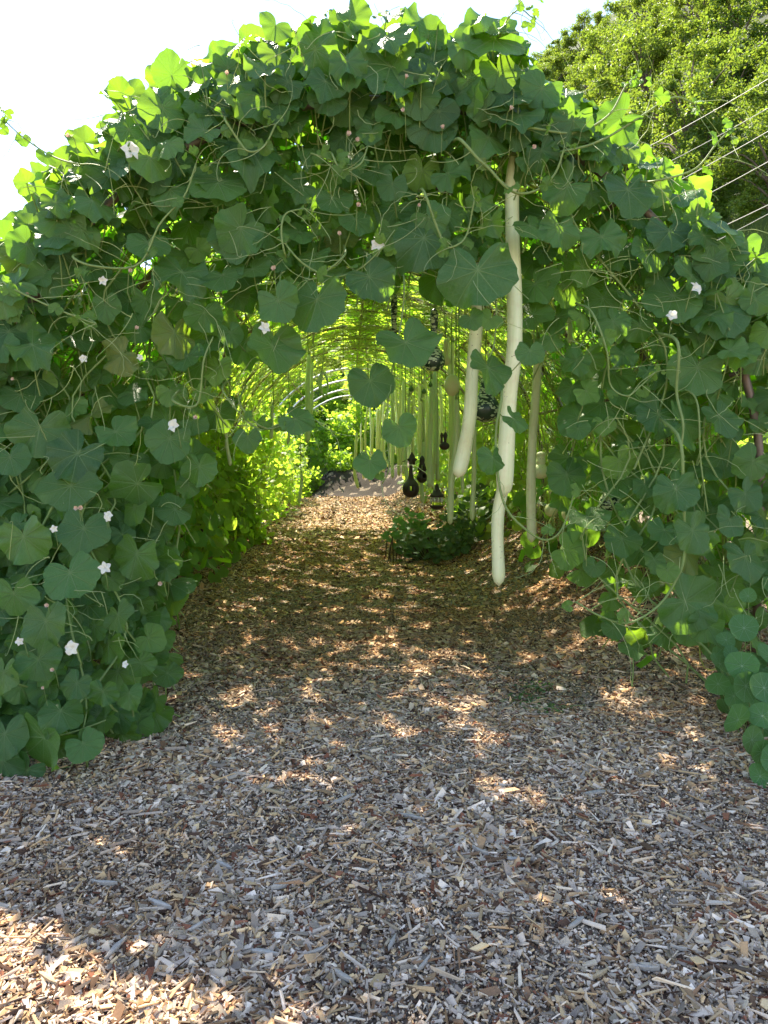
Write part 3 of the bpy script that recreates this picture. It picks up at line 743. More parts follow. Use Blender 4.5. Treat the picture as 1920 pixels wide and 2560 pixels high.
# upright backlit leaves along the crest
n = 230; a = rng.uniform(.25, PI - .2, n); rr = RH + rng.uniform(.22, .46, n)
P = np.stack([rr * np.cos(a), rng.uniform(4.12, 4.7, n), ZC + rr * np.sin(a)], -1); rd = np.stack([np.cos(a), 0 * a, np.sin(a)], -1)
inside = in_poly(CAM[0] + (P[:, 0] - CAM[0]) * 4.2 / P[:, 1], CAM[2] + (P[:, 2] - CAM[2] + .04) * 4.2 / P[:, 1]); P, rd = P[inside], rd[inside]; n = len(P)
N_ = np.array([0, -1., -.15]) + rng.normal(0, .30, (n, 3)); T_ = rd + rng.normal(0, .45, (n, 3)); S_ = rng.uniform(.07, .15, n); reg = region(P[:, 0], P[:, 2])
for k in range(len(FV)):
    ix = np.where(reg == k)[0]
    place(front_leaf[k], T_HI, P[ix], N_[ix], T_[ix], S_[ix], rng.random(len(ix)) ** 3 * .4)
    petioles(front_stem[k], P[ix], N_[ix], T_[ix], S_[ix], (.18, .34), .0032, pull=-rd[ix])
# main stems running up the front
for k, (lab, c) in enumerate(FV):
    C = []
    for _ in range(9):
        a0 = rng.uniform(-.5, .5); z0 = c[1] - .7; x0 = c[0] + a0
        t = np.linspace(0, 1, 14)
        x = x0 + .20 * np.sin(t * rng.uniform(3, 8) + rng.uniform(0, 6)) - c[0] * .18 * t; z = np.maximum(z0 + 1.5 * t, .02)
        if not in_poly(x[3:], z[3:] + .12).all(): continue
        C.append(np.stack([x, front_y(x, z) + rng.uniform(-.02, .3), z], -1))
    if C: tubes(front_stem[k], C, rng.uniform(.004, .0075, len(C)), 6, caps=False)
# random dangling tendrils
m = 430
x = rng.uniform(-2.2, 2.3, m * 3); z = rng.uniform(.5, 3.9, m * 3); ok = in_poly(x, z); x, z = x[ok][:m], z[ok][:m]
TP = np.stack([x, front_y(x, z) - .10, z], -1); reg = region(x, z)
TC = tendril_curves(len(TP), TP)
for k in range(len(FV)):
    ix = reg == k
    if ix.any(): tubes(front_tend[k], TC[ix], np.tile(np.linspace(.0024, .0011, TC.shape[1]), (ix.sum(), 1)), 4, caps=False)

# festoons that are part of the front plants: (region is found from the first point)
FEST = [
    ([(180,640),(240,668),(345,660),(400,560),(460,490),(490,410)], 3.98, 5.5, 60),
    ([(560,290),(590,340),(620,375),(660,368),(690,310)], 3.98, 6, 50),
    ([(1150,350),(1190,400),(1225,430),(1260,465),(1300,480),(1350,470),(1390,430),(1410,370)], 3.95, 7, 55),
    ([(1060,480),(1090,560),(1115,610),(1140,615),(1170,580),(1185,500)], 3.95, 6, 50),
    ([(1480,780),(1510,880),(1530,960),(1565,990),(1610,960),(1640,930)], 3.92, 5, 40),
    ([(430,1000),(490,1010),(510,900),(530,840)], 4.0, 6, 0),
    ([(1320,322),(1440,325),(1520,290),(1565,215),(1590,195)], 4.0, 6, 45),
    ([(1400,380),(1500,350),(1600,290),(1680,245),(1735,262)], 4.0, 6, 40),
    ([(1640,450),(1740,420),(1790,360),(1830,320)], 4.0, 5, 40),
    ([(190,410),(120,380),(60,345),(10,300)], 4.0, 4, 50),
    ([(0,700),(80,745),(160,780),(240,810),(210,790)], 3.95, 5, 40),
    ([(830,385),(855,430),(900,415),(920,360)], 3.98, 5, 35),
    ([(780,380),(830,400),(850,430)], 3.98, 4, 30),
    ([(715,640),(705,590),(715,540),(760,520)], 3.95, 5, 35),
    ([(715,610),(760,660),(830,690),(900,670),(960,620)], 3.95, 5, 30),
    ([(1690,860),(1696,980),(1705,1060),(1700,1130)], 3.9, 8, 0),
    ([(1740,1000),(1745,1150),(1765,1280)], 3.95, 5, 0),
    ([(560,980),(640,1070),(700,1060)], 4.1, 5, 30),
    ([(1250,90),(1270,45),(1300,25),(1325,45)], 4.1, 4, 30),
]
for pts, D, w, tip in FEST:
    W = np.array([at(px, py, D) for px, py in pts]); W[:, 1] += rng.normal(0, .02, len(W)); W = np.vstack([W[0] + np.array([0, .28, .10]), W])
    k = int(region(W[:1, 0], W[:1, 2])[0]); C = spline(W, 30)
    rr = w * .5 * D / FPX
    tubes(front_stem[k], [C], np.linspace(rr * 1.15, rr * .7, 30)[None], 8)
    if tip:
        e = C[-1]; m = 6
        place(front_leaf[k], T_HI, e + rng.normal(0, .03, (m, 3)), rng.normal(0, .6, (m, 3)) + np.array([0, -.8, .2]), rng.normal(0, 1, (m, 3)), rng.uniform(.012, .035, m), np.full(m, .9))
        mids = C[[8, 16, 23]] + rng.normal(0, .02, (3, 3))
        place(front_leaf[k], T_HI, mids, rng.normal(0, .5, (3, 3)) + np.array([0, -.9, .3]), rng.normal(0, 1, (3, 3)), rng.uniform(.03, .055, 3), np.full(3, .5))
        q = np.concatenate([C[[6, 12, 18, 24, 29, 29]]])
        tubes(front_tend[k], tendril_curves(6, q, ln=(.15, .38)), np.tile(np.linspace(.002, .0009, 26), (6, 1)), 4, caps=False)
for k in range(len(FV)):
    front_leaf[k].build('foliage', M_LEAF, front_roots[k])
    front_stem[k].build('stem', M_STEM, front_roots[k])
    front_tend[k].build('tendril', M_TENDRIL, front_roots[k])
FLOW = [(435,1065,15,0),(262,1420,15,0),(182,1620,16,0),(325,380,20,0),(660,820,14,0),(1737,722,15,0),(685,675,13,1),(895,515,12,1),(943,615,14,0),(870,340,12,1),(890,352,11,1),(1275,275,12,1),(1332,370,11,1),
        (490,1045,11,1),(200,1270,12,1),(118,1515,11,1),(340,822,11,1),(175,342,10,1),(1680,790,12,0)]
FLOW += [(int(a_), int(b_), int(c_), int(d_)) for a_, b_, c_, d_ in zip(rng.uniform(20, 520, 16), rng.uniform(650, 1750, 16), rng.uniform(8, 12, 16), rng.random(16) < .5)]
FLOW += [(int(a_), int(b_), 9, 1) for a_, b_ in zip(rng.uniform(500, 1250, 6), rng.uniform(150, 620, 6))]
for px, py, rp, wl_ in FLOW:
    if px < 520 and py > 1550 and px > 330: continue
    p0 = at(px, py, 4.0); d = float(front_y(p0[0], p0[2])) - .24; p = at(px, py, d)
    k = int(region(p[None, 0], p[None, 2])[0])
    flower(front_roots[k], p, rp * d / FPX * rng.uniform(1.0, 1.3), (rng.normal(0, .3), -1, rng.uniform(0, .5)), bool(wl_))

# ------------------------------------------------------------------ hanging shoots in the opening
def shoot(label, pts, D, leaves, w=5, tend=4, name='hanging_vine'):
    W = np.array([at(px, py, D) for px, py in pts])
    root = thing(name, label, 'hanging vine', tuple(W[0]), 'vine shoots hanging in the entrance')
    W = np.vstack([W[0] + np.array([0, .25, .12]), W]); C = spline(W, 30); sb = MB(); rr = w * .5 * D / FPX
    tubes(sb, [C], np.linspace(rr * 1.1, rr * .6, 30)[None], 8)
    mb = MB()
    for px, py, rp, rl in leaves:
        p = at(px, py, D - .05); s = rp * D / FPX * 1.1
        T_ = np.array([[math.sin(R(rl)), -.1, -math.cos(R(rl))]]); N_ = np.array([[rng.normal(0, .38), -1, rng.uniform(.1, .8)]])
        a = p - T_[0] * s * .15
        place(mb, T_HI, [a], N_, T_, [s], [0.0 if rp > 30 else .5])
        j = np.argmin(np.linalg.norm(C - a, axis=1)); b = C[j]
        pm = MB(); tubes(pm, [spline([a, (a + b) / 2 + np.array([0, .04, -.01]), b], 8)], .003, 5); pm.build('petiole', M_STEM, root)
    mb.build('foliage', M_LEAF, root); sb.build('stem', M_STEM, root)
    if tend:
        tb = MB(); ids = rng.integers(8, 30, tend); ids[0] = 29
        for tc_ in tendril_curves(tend, C[ids], ln=(.15, .35)):
            tb = MB(); tubes(tb, [tc_], np.linspace(.002, .0009, 26)[None], 4, caps=False); tb.build('tendril', M_TENDRIL, root)
    return root
shoot('hanging shoot with one broad leaf left of the opening under a white flower', [(700, 700), (705, 800), (700, 840)], 4.05, [(683, 878, 66, 5)], 4, 2)
shoot('hanging shoot with two dark leaves at the top middle of the opening', [(860, 640), (800, 690), (770, 700)], 4.0, [(790, 762, 80, -10), (700, 760, 55, 30), (930, 700, 60, 40)], 6, 5)
shoot('long hanging shoot with three leaves down the middle of the opening', [(1010, 700), (1005, 790), (975, 960), (968, 1060), (972, 1170), (955, 1210)], 4.05, [(1018, 868, 72, 20), (928, 962, 62, 15), (1000, 1075, 45, 20), (925, 1160, 42, 0), (950, 1190, 14, 0)], 5, 6)
shoot('hanging shoot with lobed leaves in front of the curved pale gourd', [(1240, 760), (1235, 860), (1220, 900)], 3.95, [(1219, 930, 64, 0), (1180, 800, 32, 30), (1225, 800, 30, -30)], 5, 3)
shoot('wide leaves hanging across the two thickest pale gourds near the top', [(1240, 640), (1200, 660), (1180, 690)], 3.95, [(1194, 690, 88, 0)], 6, 2)
shoot('looping vine shoot carrying a small leaf beside the lowest gourd tip', [(1255, 980), (1240, 1080), (1245, 1190), (1265, 1270), (1310, 1320), (1360, 1350), (1400, 1330), (1425, 1270), (1435, 1230)], 3.9, [(1232, 1150, 40, 0), (1370, 1325, 18, 180), (1290, 1050, 40, 60), (1325, 884, 38, 0), (1440, 1225, 18, 90)], 7, 8)
shoot('long vine shoot curving down to hang free over the right bank of mulch', [(1700, 1100), (1708, 1230), (1712, 1380), (1690, 1450), (1645, 1515), (1570, 1558), (1500, 1540), (1440, 1505)], 3.75, [(1560, 1540, 22, 180), (1690, 1232, 60, 0), (1735, 1335, 58, 20), (1670, 1430, 30, 20), (1420, 1515, 16, -90)], 8, 9)
shoot('left shoot with a leaf and pale bud reaching into the tunnel opening', [(600, 1010), (660, 1070), (720, 1060), (790, 1050)], 4.1, [(745, 1050, 45, 60), (728, 1060, 16, 0), (620, 1100, 35, 0)], 5, 6)

# ------------------------------------------------------------------ gourds
def long_gourd(label, pts, D, wpx, m, shape='club', group='long hanging gourds', name='snake_gourd', freckle=None):
    W = np.array([at(px, py, D) for px, py in pts]); W[:, 1] += rng.normal(0, .008, len(W))
    C = spline(W, 40); t = np.linspace(0, 1, 40); r = wpx * .5 * D / FPX
    prof = r * (0.78 + .22 * t) * np.sqrt(np.clip(1 - ((t - .0) * 2 - 1).clip(-1, 1) ** 24, 0, 1))
    e = np.clip((1 - t) / (1.6 * r / max(np.linalg.norm(W[-1] - W[0]), .1)), 0, 1); prof = prof * np.sqrt(1 - (1 - e) ** 2)
    prof[0:3] *= np.array([.25, .6, .85]); prof = np.maximum(prof, .001) * (1 + .03 * np.sin(t * 11 + rng.uniform(0, 6)) + .025 * np.sin(t * 23 + rng.uniform(0, 6)))
    root = thing(name, label, 'gourd', tuple(W[0]), group)
    C = C + np.stack([np.sin(t * rng.uniform(5, 9) + rng.uniform(0, 6)), 0 * t, 0 * t], -1) * r * .28
    mb = MB(); tubes(mb, [C], prof[None], 20); mb.build('fruit', m, root)
    cb = MB(); tubes(cb, [np.array([C[0] + [0, 0, .012], C[0] - [0, 0, .006], C[1]])], np.array([[.35, .5, .62]]) * r * .8, 10); cb.build('stem_cap', M_STEM, root)
    top = W[0]; e = top + np.array([rng.normal(0, .02), .05, .10 + .0])
    zt = ZC + math.sqrt(max(RH ** 2 - min(abs(top[0]), RH - .05) ** 2, .05)) - .03
    e2 = np.array([top[0], D + .05, max(zt, top[2] + .08)])
    sb = MB(); tubes(sb, [spline([top, (top * .7 + e2 * .3) + rng.normal(0, .01, 3), e2], 14)], min(.005, r * .3) + .001, 6); sb.build('stalk', M_STEM, root)
    return root
long_gourd('thickest pale cream gourd with brown freckles hanging right of the opening', [(1284, 365), (1286, 560), (1288, 720), (1280, 860), (1268, 980), (1264, 1120), (1266, 1245)], 4.30, 43, M_PALE)
long_gourd('pale gourd hanging lowest of all, its tip close to the mulch', [(1275, 1000), (1262, 1180), (1250, 1300), (1244, 1467)], 4.48, 34, M_PALE)
long_gourd('curved pale gourd with its tip bent to the left', [(1197, 640), (1188, 780), (1180, 920), (1176, 1040), (1165, 1130), (1146, 1195)], 4.55, 37, M_PALE)
long_gourd('slimmer straight pale gourd right of the thickest pair', [(1343, 835), (1338, 980), (1333, 1120), (1328, 1260), (1325, 1357)], 5.6, 25, M_PALE)
GR = [(1077, 1071, 940, 1220, 7.9, 13, 'G', 'green gourd just left of the curved pale one, widest of the distant row'),
      (1090, 1095, 985, 1203, 8.4, 10, 'G', 'thin green gourd bending at its tip beside the wide distant green one'),
      (1140, 1122, 990, 1312, 6.6, 15, 'G', 'long green gourd hanging down into the nasturtium leaves'),
      (1146, 1156, 1030, 1234, 6.8, 9, 'G', 'thin green gourd half hidden behind the curved pale gourd'),
      (1189, 1180, 1060, 1303, 6.8, 12, 'G', 'green gourd hanging close behind between the two pale gourds'),
      (1060, 1056, 1100, 1258, 8.6, 10, 'G', 'green gourd hanging below the carved gourd lantern'),
      (1024, 1014, 985, 1210, 9.5, 8, 'G', 'slender green gourd behind the gourd with the round hole'),
      (1014, 1004, 1030, 1186, 9.0, 7, 'Y', 'short yellow gourd pointing down left of the dark bottle gourd'),
      (1035, 1032, 990, 1140, 11, 7, 'Y', 'yellow gourd above the dark cone shaped ornament'),
      (1052, 1050, 1000, 1140, 10.5, 8, 'Y', 'pale yellow gourd above the carved gourd lantern'),
      (1088, 1082, 1110, 1222, 8.2, 8, 'Y', 'yellow gourd ending above the shell fringed chime'),
      (986, 984, 940, 1055, 11, 8, 'G', 'green gourd high behind the middle hanging leaf'),
      (1066, 1062, 985, 1150, 12, 6, 'G', 'faint green gourd deep in the tunnel beside the widest green one'),
      (892, 888, 1080, 1222, 14, 8, 'Y', 'leftmost yellow gourd of the far cluster in the middle'),
      (905, 908, 1090, 1198, 15, 6, 'Y', 'second yellow gourd from the left of the far cluster'),
      (921, 918, 1005, 1204, 15, 6, 'Y', 'longest yellow gourd of the far cluster, third from the left'),
      (934, 932, 1040, 1135, 15, 7, 'Y', 'fourth gourd from the left of the far cluster'),
      (947, 945, 1050, 1140, 16, 6, 'Y', 'fifth gourd from the left of the far cluster'),
      (968, 965, 1085, 1168, 16, 6, 'G', 'sixth gourd from the left of the far cluster'),
      (979, 977, 1075, 1175, 17, 5, 'Y', 'seventh gourd from the left of the far cluster'),
      (998, 996, 1065, 1172, 17, 5, 'G', 'eighth gourd from the left of the far cluster'),
      (771, 768, 880, 1108, 9.5, 13, 'G', 'stout green gourd hanging from the left side of the tunnel roof'),
      (783, 780, 900, 1060, 9.9, 7, 'G', 'thin green gourd beside the stout one on the left'),
      (684, 680, 1010, 1098, 7.5, 9, 'G', 'short green gourd at the edge of the left wall'),
      (724, 720, 1040, 1110, 8.5, 7, 'G', 'small green gourd beneath the shoot on the left'),
      (752, 746, 1180, 1258, 10.5, 8, 'G', 'green gourd hanging low above the left edge of the path'),
      (574, 572, 1040, 1165, 6.2, 9, 'G', 'green gourd in the shaded left wall above the sunlit leaves'),
      (1415, 1425, 700, 860, 5.4, 12, 'G', 'short green gourd hooked among stems on the right wall')]
for x0, x1, y0, y1, D, w, c, lab in GR:
    b = rng.normal(0, 3); long_gourd(lab, [(x0, y0), (x0 * .7 + x1 * .3 + b, y0 * .65 + y1 * .35), (x0 * .3 + x1 * .7 + b * .6, y0 * .3 + y1 * .7), (x1 + rng.normal(0, 3), y1)], D, w * 1.1, M_GREEN if c == 'G' else M_YELL)
for i, D in enumerate(np.concatenate([np.linspace(8.2, 22, 24), np.linspace(12, 22, 14)])):
    px = rng.uniform(985, 1150) - (D - 8) * rng.uniform(4, 11); p1 = rng.uniform(1130, 1225) - (D - 8) * 3; p0 = p1 - rng.uniform(1.0, 1.9) * FPX / D * .9; dx = rng.normal(0, 4)
    long_gourd('pale green straight gourd among the row receding along the right of the tunnel', [(px, p0), (px + dx, (p0 + p1) / 2), (px + dx * .6, p1)], D, .062 * FPX / D * rng.uniform(.8, 1.2), M_YELL if i % 3 else M_GREEN, group='gourds receding down the tunnel')
# looped gourd
long_gourd('thin green gourd grown into loops under the roof on the left', [(805, 925), (797, 950), (800, 975), (812, 990), (820, 970), (816, 940), (806, 930), (802, 960), (806, 985), (814, 994)], 8.5, 6, M_GREEN)

def bulb_gourd(label, px, py, rp, D, neck, m, ratio=1.0, name='speckled_gourd', group='round hanging gourds', nk=.30, headr=0.0, bend=0.0, stalk_r=.004):
    """neck: length of the neck in multiples of the radius (0 = round)"""
    c = at(px, py, D); r = rp * D / FPX
    if neck > 0:
        zz = np.array([-1, -.96, -.8, -.5, -.1, .3, .65, .9, 1.15, 1.15 + neck * .25, 1.15 + neck * .55, 1.15 + neck * .8, 1.15 + neck * .95, 1.2 + neck])
        rr = np.array([.02, .28, .66, .92, 1.0, .92, .70, .50, nk * 1.15, nk, max(nk * .95, headr * .8), max(nk * .9, headr), max(nk * .7, headr * .7), .06])
    else:
        a = np.linspace(-PI / 2, PI / 2, 14); zz = np.sin(a); rr = np.maximum(np.cos(a), .02)
        rr = rr * 1.0
    t = np.linspace(0, len(zz) - 1, 40)
    zz = np.interp(t, np.arange(len(zz)), zz) * ratio; rr = np.interp(t, np.arange(len(rr)), rr)
    k = np.ones(3) / 3; rr[1:-1] = np.convolve(rr, k, 'same')[1:-1]
    C = np.stack([c[0] + r * bend * np.clip(zz - 1, 0, 9) ** 2 * .12, np.full(40, c[1]), c[2] + zz * r], -1)
    root = thing(name, label, 'gourd', tuple(C[-1]), group)
    a = np.linspace(0, 2 * PI, 25)[:-1]
    V = C[:, None] + (rr * r)[:, None, None] * np.stack([np.cos(a), np.sin(a), 0 * a], -1)[None]
    i = np.arange(39)[:, None]; kk = np.arange(24)[None]
    F = np.stack([i * 24 + kk, i * 24 + (kk + 1) % 24, (i + 1) * 24 + (kk + 1) % 24, (i + 1) * 24 + kk], -1).reshape(-1, 4)
    mb = MB(); mb.add(V.reshape(-1, 3) - C[-1] * 0, F); o = mb.build('fruit', m, root)
    top = C[-1]; x_ = min(abs(top[0]), RH - .1); zt = ZC + math.sqrt(RH ** 2 - x_ ** 2) - .03
    e2 = np.array([top[0] + rng.normal(0, .02), c[1] + .02, max(zt if zt - top[2] < 1.2 else top[2] + .5, top[2] + .1)])
    sb = MB(); tubes(sb, [spline([top - np.array([0, 0, .01]), (top + e2) / 2 + rng.normal(0, .012, 3), e2], 14)], stalk_r, 6); sb.build('stalk', M_STEM, root)
    return root
bulb_gourd('dark speckled swan neck gourd hanging near the middle of the entrance', 1085, 900, 28, 4.9, 3.3, M_SPECK, headr=.40, nk=.26)
bulb_gourd('dark speckled long neck gourd half hidden by a leaf left of the swan necked one', 985, 872, 22, 5.2, 5.0, M_SPECK, headr=.42, nk=.30)
bulb_gourd('dark speckled round gourd between the two thickest pale gourds', 1214, 1020, 36, 5.2, .9, M_SPECK, nk=.4)
bulb_gourd('round dark gourd with cream blotches on the right wall', 1417, 1160, 37, 5.1, 0, M_SPECK, .92)
bulb_gourd('speckled bottle gourd with a long neck beside a dark pipe on the right wall', 1526, 1255, 29, 5.0, 3.6, M_SPECK, nk=.36, headr=.50)
bulb_gourd('pale bottle gourd behind the slimmer straight gourd', 1352, 1178, 20, 6.2, 1.3, M_PALE, name='bottle_gourd', nk=.55, headr=.62)
bulb_gourd('pale green bottle gourd hanging beside the swan necked gourd', 1114, 900, 14, 6.0, 2.4, M_YELL, name='bottle_gourd', nk=.4, headr=.42)
bulb_gourd('yellow green egg shaped gourd left of the curved pale gourd', 1130, 963, 20, 6.0, 0, M_YELL, 1.35, name='egg_gourd')
bulb_gourd('pale round gourd low on the right bank, left one of two', 1378, 1275, 17, 5.8, 0, M_YELL, name='round_gourd')
bulb_gourd('pale round gourd low on the right bank, right one of two', 1424, 1284, 20, 5.6, 0, M_YELL, name='round_gourd')
for lab, x, y, r in (('small round green fruit on a long thin stalk, left one of the pair', 1028, 973, 6.5), ('small round green fruit on a long thin stalk, right one of the pair', 1060, 979, 6), ('tiny dark round fruit hanging alone left of the middle leaf', 858, 938, 4.5),
                     ('small round fruit behind the top of the widest green gourd', 1076, 962, 5.5)):
    bulb_gourd(lab, x, y, r, 6.4, .3, M_ROUND, name='small_gourd', nk=.25, stalk_r=.003)
for lab, x, y, r in (('dark round fruit under the folded middle leaf, left of two', 922, 1002, 9), ('dark round fruit under the folded middle leaf, right of two', 936, 1005, 10)):
    bulb_gourd(lab, x, y, r, 6.4, 0, M_ROUND, name='small_gourd', stalk_r=.003)

# ------------------------------------------------------------------ hanging ornaments made of dried gourds
def hook_line(root, p, up=1.0):
    sb = MB(); tubes(sb, [np.array([p, p + np.array([.0, 0, up * .5]), p + np.array([0, 0, up])])], .0025, 5); sb.build('cord', M_WOODDARK, root)
def lathe_z(mb, c, zz, rr, sides=24, skip=None, col=(.5, .5, .5)):
    a = np.arange(sides) * 2 * PI / sides; n = len(zz)
    V = np.stack([c[0] + np.outer(rr, np.cos(a)), c[1] + np.outer(rr, np.sin(a)), c[2] + np.repeat(np.asarray(zz)[:, None], sides, 1)], -1)
    F = []
    for i in range(n - 1):
        for k in range(sides):
            am = (k + .5) * 2 * PI / sides; zm = (zz[i] + zz[i + 1]) / 2
            if skip and skip(am, zm): continue
            F.append((i * sides + k, i * sides + (k + 1) % sides, (i + 1) * sides + (k + 1) % sides, (i + 1) * sides + k))
    mb.add(V.reshape(-1, 3), F, None, col)
D = 8.0; c = at(1027, 1222, D); s = D / FPX
root = thing('carved_gourd', 'black bottle gourd with a round hole cut through it hanging over the path', 'hanging ornament', tuple(c), 'dried gourd ornaments')
mb = MB(); z = np.linspace(-1, 1, 30); t = np.linspace(0, 1, 30)
zz = np.concatenate([np.sin(np.linspace(-PI / 2, .9, 20)) * 22, np.linspace(21, 72, 14)]) * s
rr = np.concatenate([np.maximum(np.cos(np.linspace(-PI / 2, .9, 20)), .02) ** .8 * 21, np.array([11, 8.5, 7, 6, 5.3, 5, 4.8, 4.6, 4.5, 4.4, 4.2, 4, 3.4, 1])]) * s
lathe_z(mb, c, zz, rr, 28, lambda a, z_: (math.cos(a) * 21 * s) ** 2 + (z_ - 1 * s) ** 2 * .6 < (6.5 * s) ** 2)
o = mb.build('shell', M_DRIED, root); md = o.modifiers.new('wall', 'SOLIDIFY'); md.thickness = .012; md.offset = -1
hook_line(root, c + np.array([0, 0, 70 * s]), 1.1)
c = at(1030, 1148, 8.3); root = thing('gourd_bell', 'dark cone shaped gourd bell above the black bottle gourd', 'hanging ornament', tuple(c), 'dried gourd ornaments'); s = 8.3 / FPX
mb = MB(); lathe_z(mb, c, np.array([-14, -12, -6, 0, 3, 8, 14, 19]) * s, np.array([6, 8, 8, 14, 8, 7, 3, .5]) * s, 20); mb.build('shell', M_DRIED, root)
mb = MB(); tubes(mb, [np.array([at(1014, 1152, 8.3), at(1006, 1154, 8.3)])], .006, 6); mb.build('perch', M_DRIED, root); hook_line(root, c + np.array([0, 0, 18 * s]), 1.0)
c = at(1055, 1178, 8.4); root = thing('gourd_lantern', 'brown gourd lantern with cut windows beside the black bottle gourd', 'hanging ornament', tuple(c), 'dried gourd ornaments')
mb = MB(); zz = np.concatenate([np.linspace(-30, 0, 10), np.linspace(2, 40, 12)]) * s
rr = np.array([3, 9, 12, 13.5, 14, 13.5, 12, 10, 9, 9, 11, 12, 11.5, 10, 8.5, 7, 6, 7, 7, 6, 4, 1]) * s
lathe_z(mb, c, zz, rr, 24, lambda a, z_: (abs(math.sin(a * 5)) > .55 and 6 * s < z_ < 15 * s) or (((a - 5.2) * 10) ** 2 + (z_ / s + 12) ** 2 < 28))
o = mb.build('shell', M_DRIED, root); md = o.modifiers.new('wall', 'SOLIDIFY'); md.thickness = .01; hook_line(root, c + np.array([0, 0, 39 * s]), 1.0)
c = at(1111, 1115, 7.5); s = 7.5 / FPX; root = thing('gourd_ornament', 'dark gourd ornament with two upright ear shaped pieces', 'hanging ornament', tuple(c), 'dried gourd ornaments')
mb = MB(); a = np.linspace(-PI / 2, PI / 2, 12); lathe_z(mb, c, np.sin(a) * 10 * s, np.maximum(np.cos(a), .02) * 13 * s, 20); mb.build('body', M_DRIED, root)
for dx, hh, ww in ((-7, 30, 4), (2, 32, 6)):
    mb = MB(); lathe_z(mb, c + np.array([dx * s, 0, 4 * s]), np.array([0, 6, 14, 22, 27, hh]) * s, np.array([3, 3.5, ww * .6, ww, ww * .7, .4]) * s, 12); mb.build('ear', M_DRIED, root)
hook_line(root, c + np.array([2 * s, 0, 34 * s]), 1.2)
c = at(1092, 1235, 7.8); s = 7.8 / FPX; root = thing('gourd_chime', 'brown gourd chime fringed with pale shells above the nasturtium', 'hanging ornament', tuple(c), 'dried gourd ornaments')
mb = MB(); lathe_z(mb, c, np.array([-8, -7, -4, 0, 3, 8, 14, 22, 28]) * s, np.array([14, 17, 18, 15, 12, 9, 6, 4, .5]) * s, 24); mb.build('cap', M_DRIED, root)
for k in range(9):
    a = k * 2 * PI / 9; p = c + np.array([14 * s * math.cos(a), 14 * s * math.sin(a), -8 * s]); mb = MB()
    lathe_z(mb, p, np.array([-13, -12, -9, -5, -1, 3]) * s, np.array([.3, 2, 3, 2.4, 1.2, .3]) * s, 8); mb.build('shell_drop', M_SHELL, root)
mb = MB(); lathe_z(mb, c + np.array([0, 0, -32 * s]), np.array([-8, -7, -4, 0, 3, 1, -3, -6]) * s, np.array([1, 9, 14, 17, 18, 15, 10, 1]) * s, 24); mb.build('dish', M_DRIED, root)
mb = MB()
for k in range(4):
    a = k * PI / 2 + .4; q = np.array([16 * s * math.cos(a), 16 * s * math.sin(a), 0]); tubes(mb, [np.array([c + q + np.array([0, 0, -5 * s]), c + q + np.array([0, 0, -30 * s])])], .0025, 4)
mb.build('dish_cord', M_WOODDARK, root); hook_line(root, c + np.array([0, 0, 27 * s]), 1.3)

# ------------------------------------------------------------------ nasturtiums and the bed
def nasturtium(label, cx, cy_, w, d, h, nleaf, sz, explicit=None, flowers=0, group='nasturtiums', lm=None):
    gz = float(ground_z(cx, cy_)); root = thing('nasturtium', label, 'nasturtium', (cx, cy_, gz), group)
    a = rng.uniform(0, 2 * PI, nleaf); q = np.sqrt(rng.random(nleaf)); hh = rng.random(nleaf) ** .8
    P = np.stack([cx + w * q * np.cos(a), cy_ + d * q * np.sin(a), 0 * a], -1)
    P[:, 2] = ground_z(P[:, 0], P[:, 1]) + .03 + h * hh * (1 - .5 * q ** 2)
    S = rng.uniform(*sz, nleaf)
    if explicit is not None:
        E = np.array([at(px, py, D) for px, py, r_, D in explicit]); P = np.concatenate([P, E]); S = np.concatenate([S, [r_ * D / FPX for px, py, r_, D in explicit]])
    n = len(P); N_ = np.array([0, -.55, 1.0]) + rng.normal(0, .32, (n, 3))
    if explicit is not None: N_[-len(explicit):] = np.array([-.1, -.9, .75]) + rng.normal(0, .34, (len(explicit), 3))
    mb = MB(); place(mb, T_RND, P, N_, rng.normal(size=(n, 3)), S, rng.random(n) ** 3 * .6); mb.build('foliage', lm or M_NAST, root)
    base = np.stack([cx + (P[:, 0] - cx) * .55, cy_ + (P[:, 1] - cy_) * .55 + .04, 0 * P[:, 0]], -1); base[:, 2] = ground_z(base[:, 0], base[:, 1])
    t = np.linspace(0, 1, 8)[None, :, None]; mid = (P + base) / 2 + np.array([0, 0, .03]); C = (1 - t) ** 2 * P[:, None] + 2 * t * (1 - t) * mid[:, None] + t ** 2 * base[:, None]
    sb = MB(); tubes(sb, C, .0022, 5, caps=False); sb.build('stem', M_STEM, root)
    for k in range(flowers):
        fm = MB(); p = P[rng.integers(0, nleaf)] + np.array([0, -.04, .05])
        aa = np.linspace(0, 2 * PI, 6)[:-1]
        for an in aa:
            dd = np.array([math.cos(an), -.2, math.sin(an)]); ss = np.cross(dd, [0, 1, 0])
            fm.add([p, p + (dd * .6 + ss * .35) * .022, p + dd * .026, p + (dd * .6 - ss * .35) * .022], [(0, 1, 2, 3)])
        fm.build('flower', M_ORANGE, root)
    return root
M_ORANGE = simple('orange_petal', (0.75, 0.16, 0.02), (0.85, 0.25, 0.03), 60, 0.5, tfac=.3)
EX = [(1860,1570,40,3.55),(1855,1665,42,3.5),(1865,1715,42,3.45),(1845,1800,42,3.35),(1905,1790,38,3.3),(1800,1660,32,3.6),(1830,1640,32,3.62),(1795,1710,34,3.6),(1880,1850,40,3.3),(1905,1880,38,3.25),(1870,1490,22,3.7),(1790,1640,26,3.7),(1925,1640,38,3.5),(1910,1720,44,3.4),(1835,1740,30,3.55),(1935,1900,45,3.2),(1900,1940,34,3.2),(1815,1600,26,3.7)]
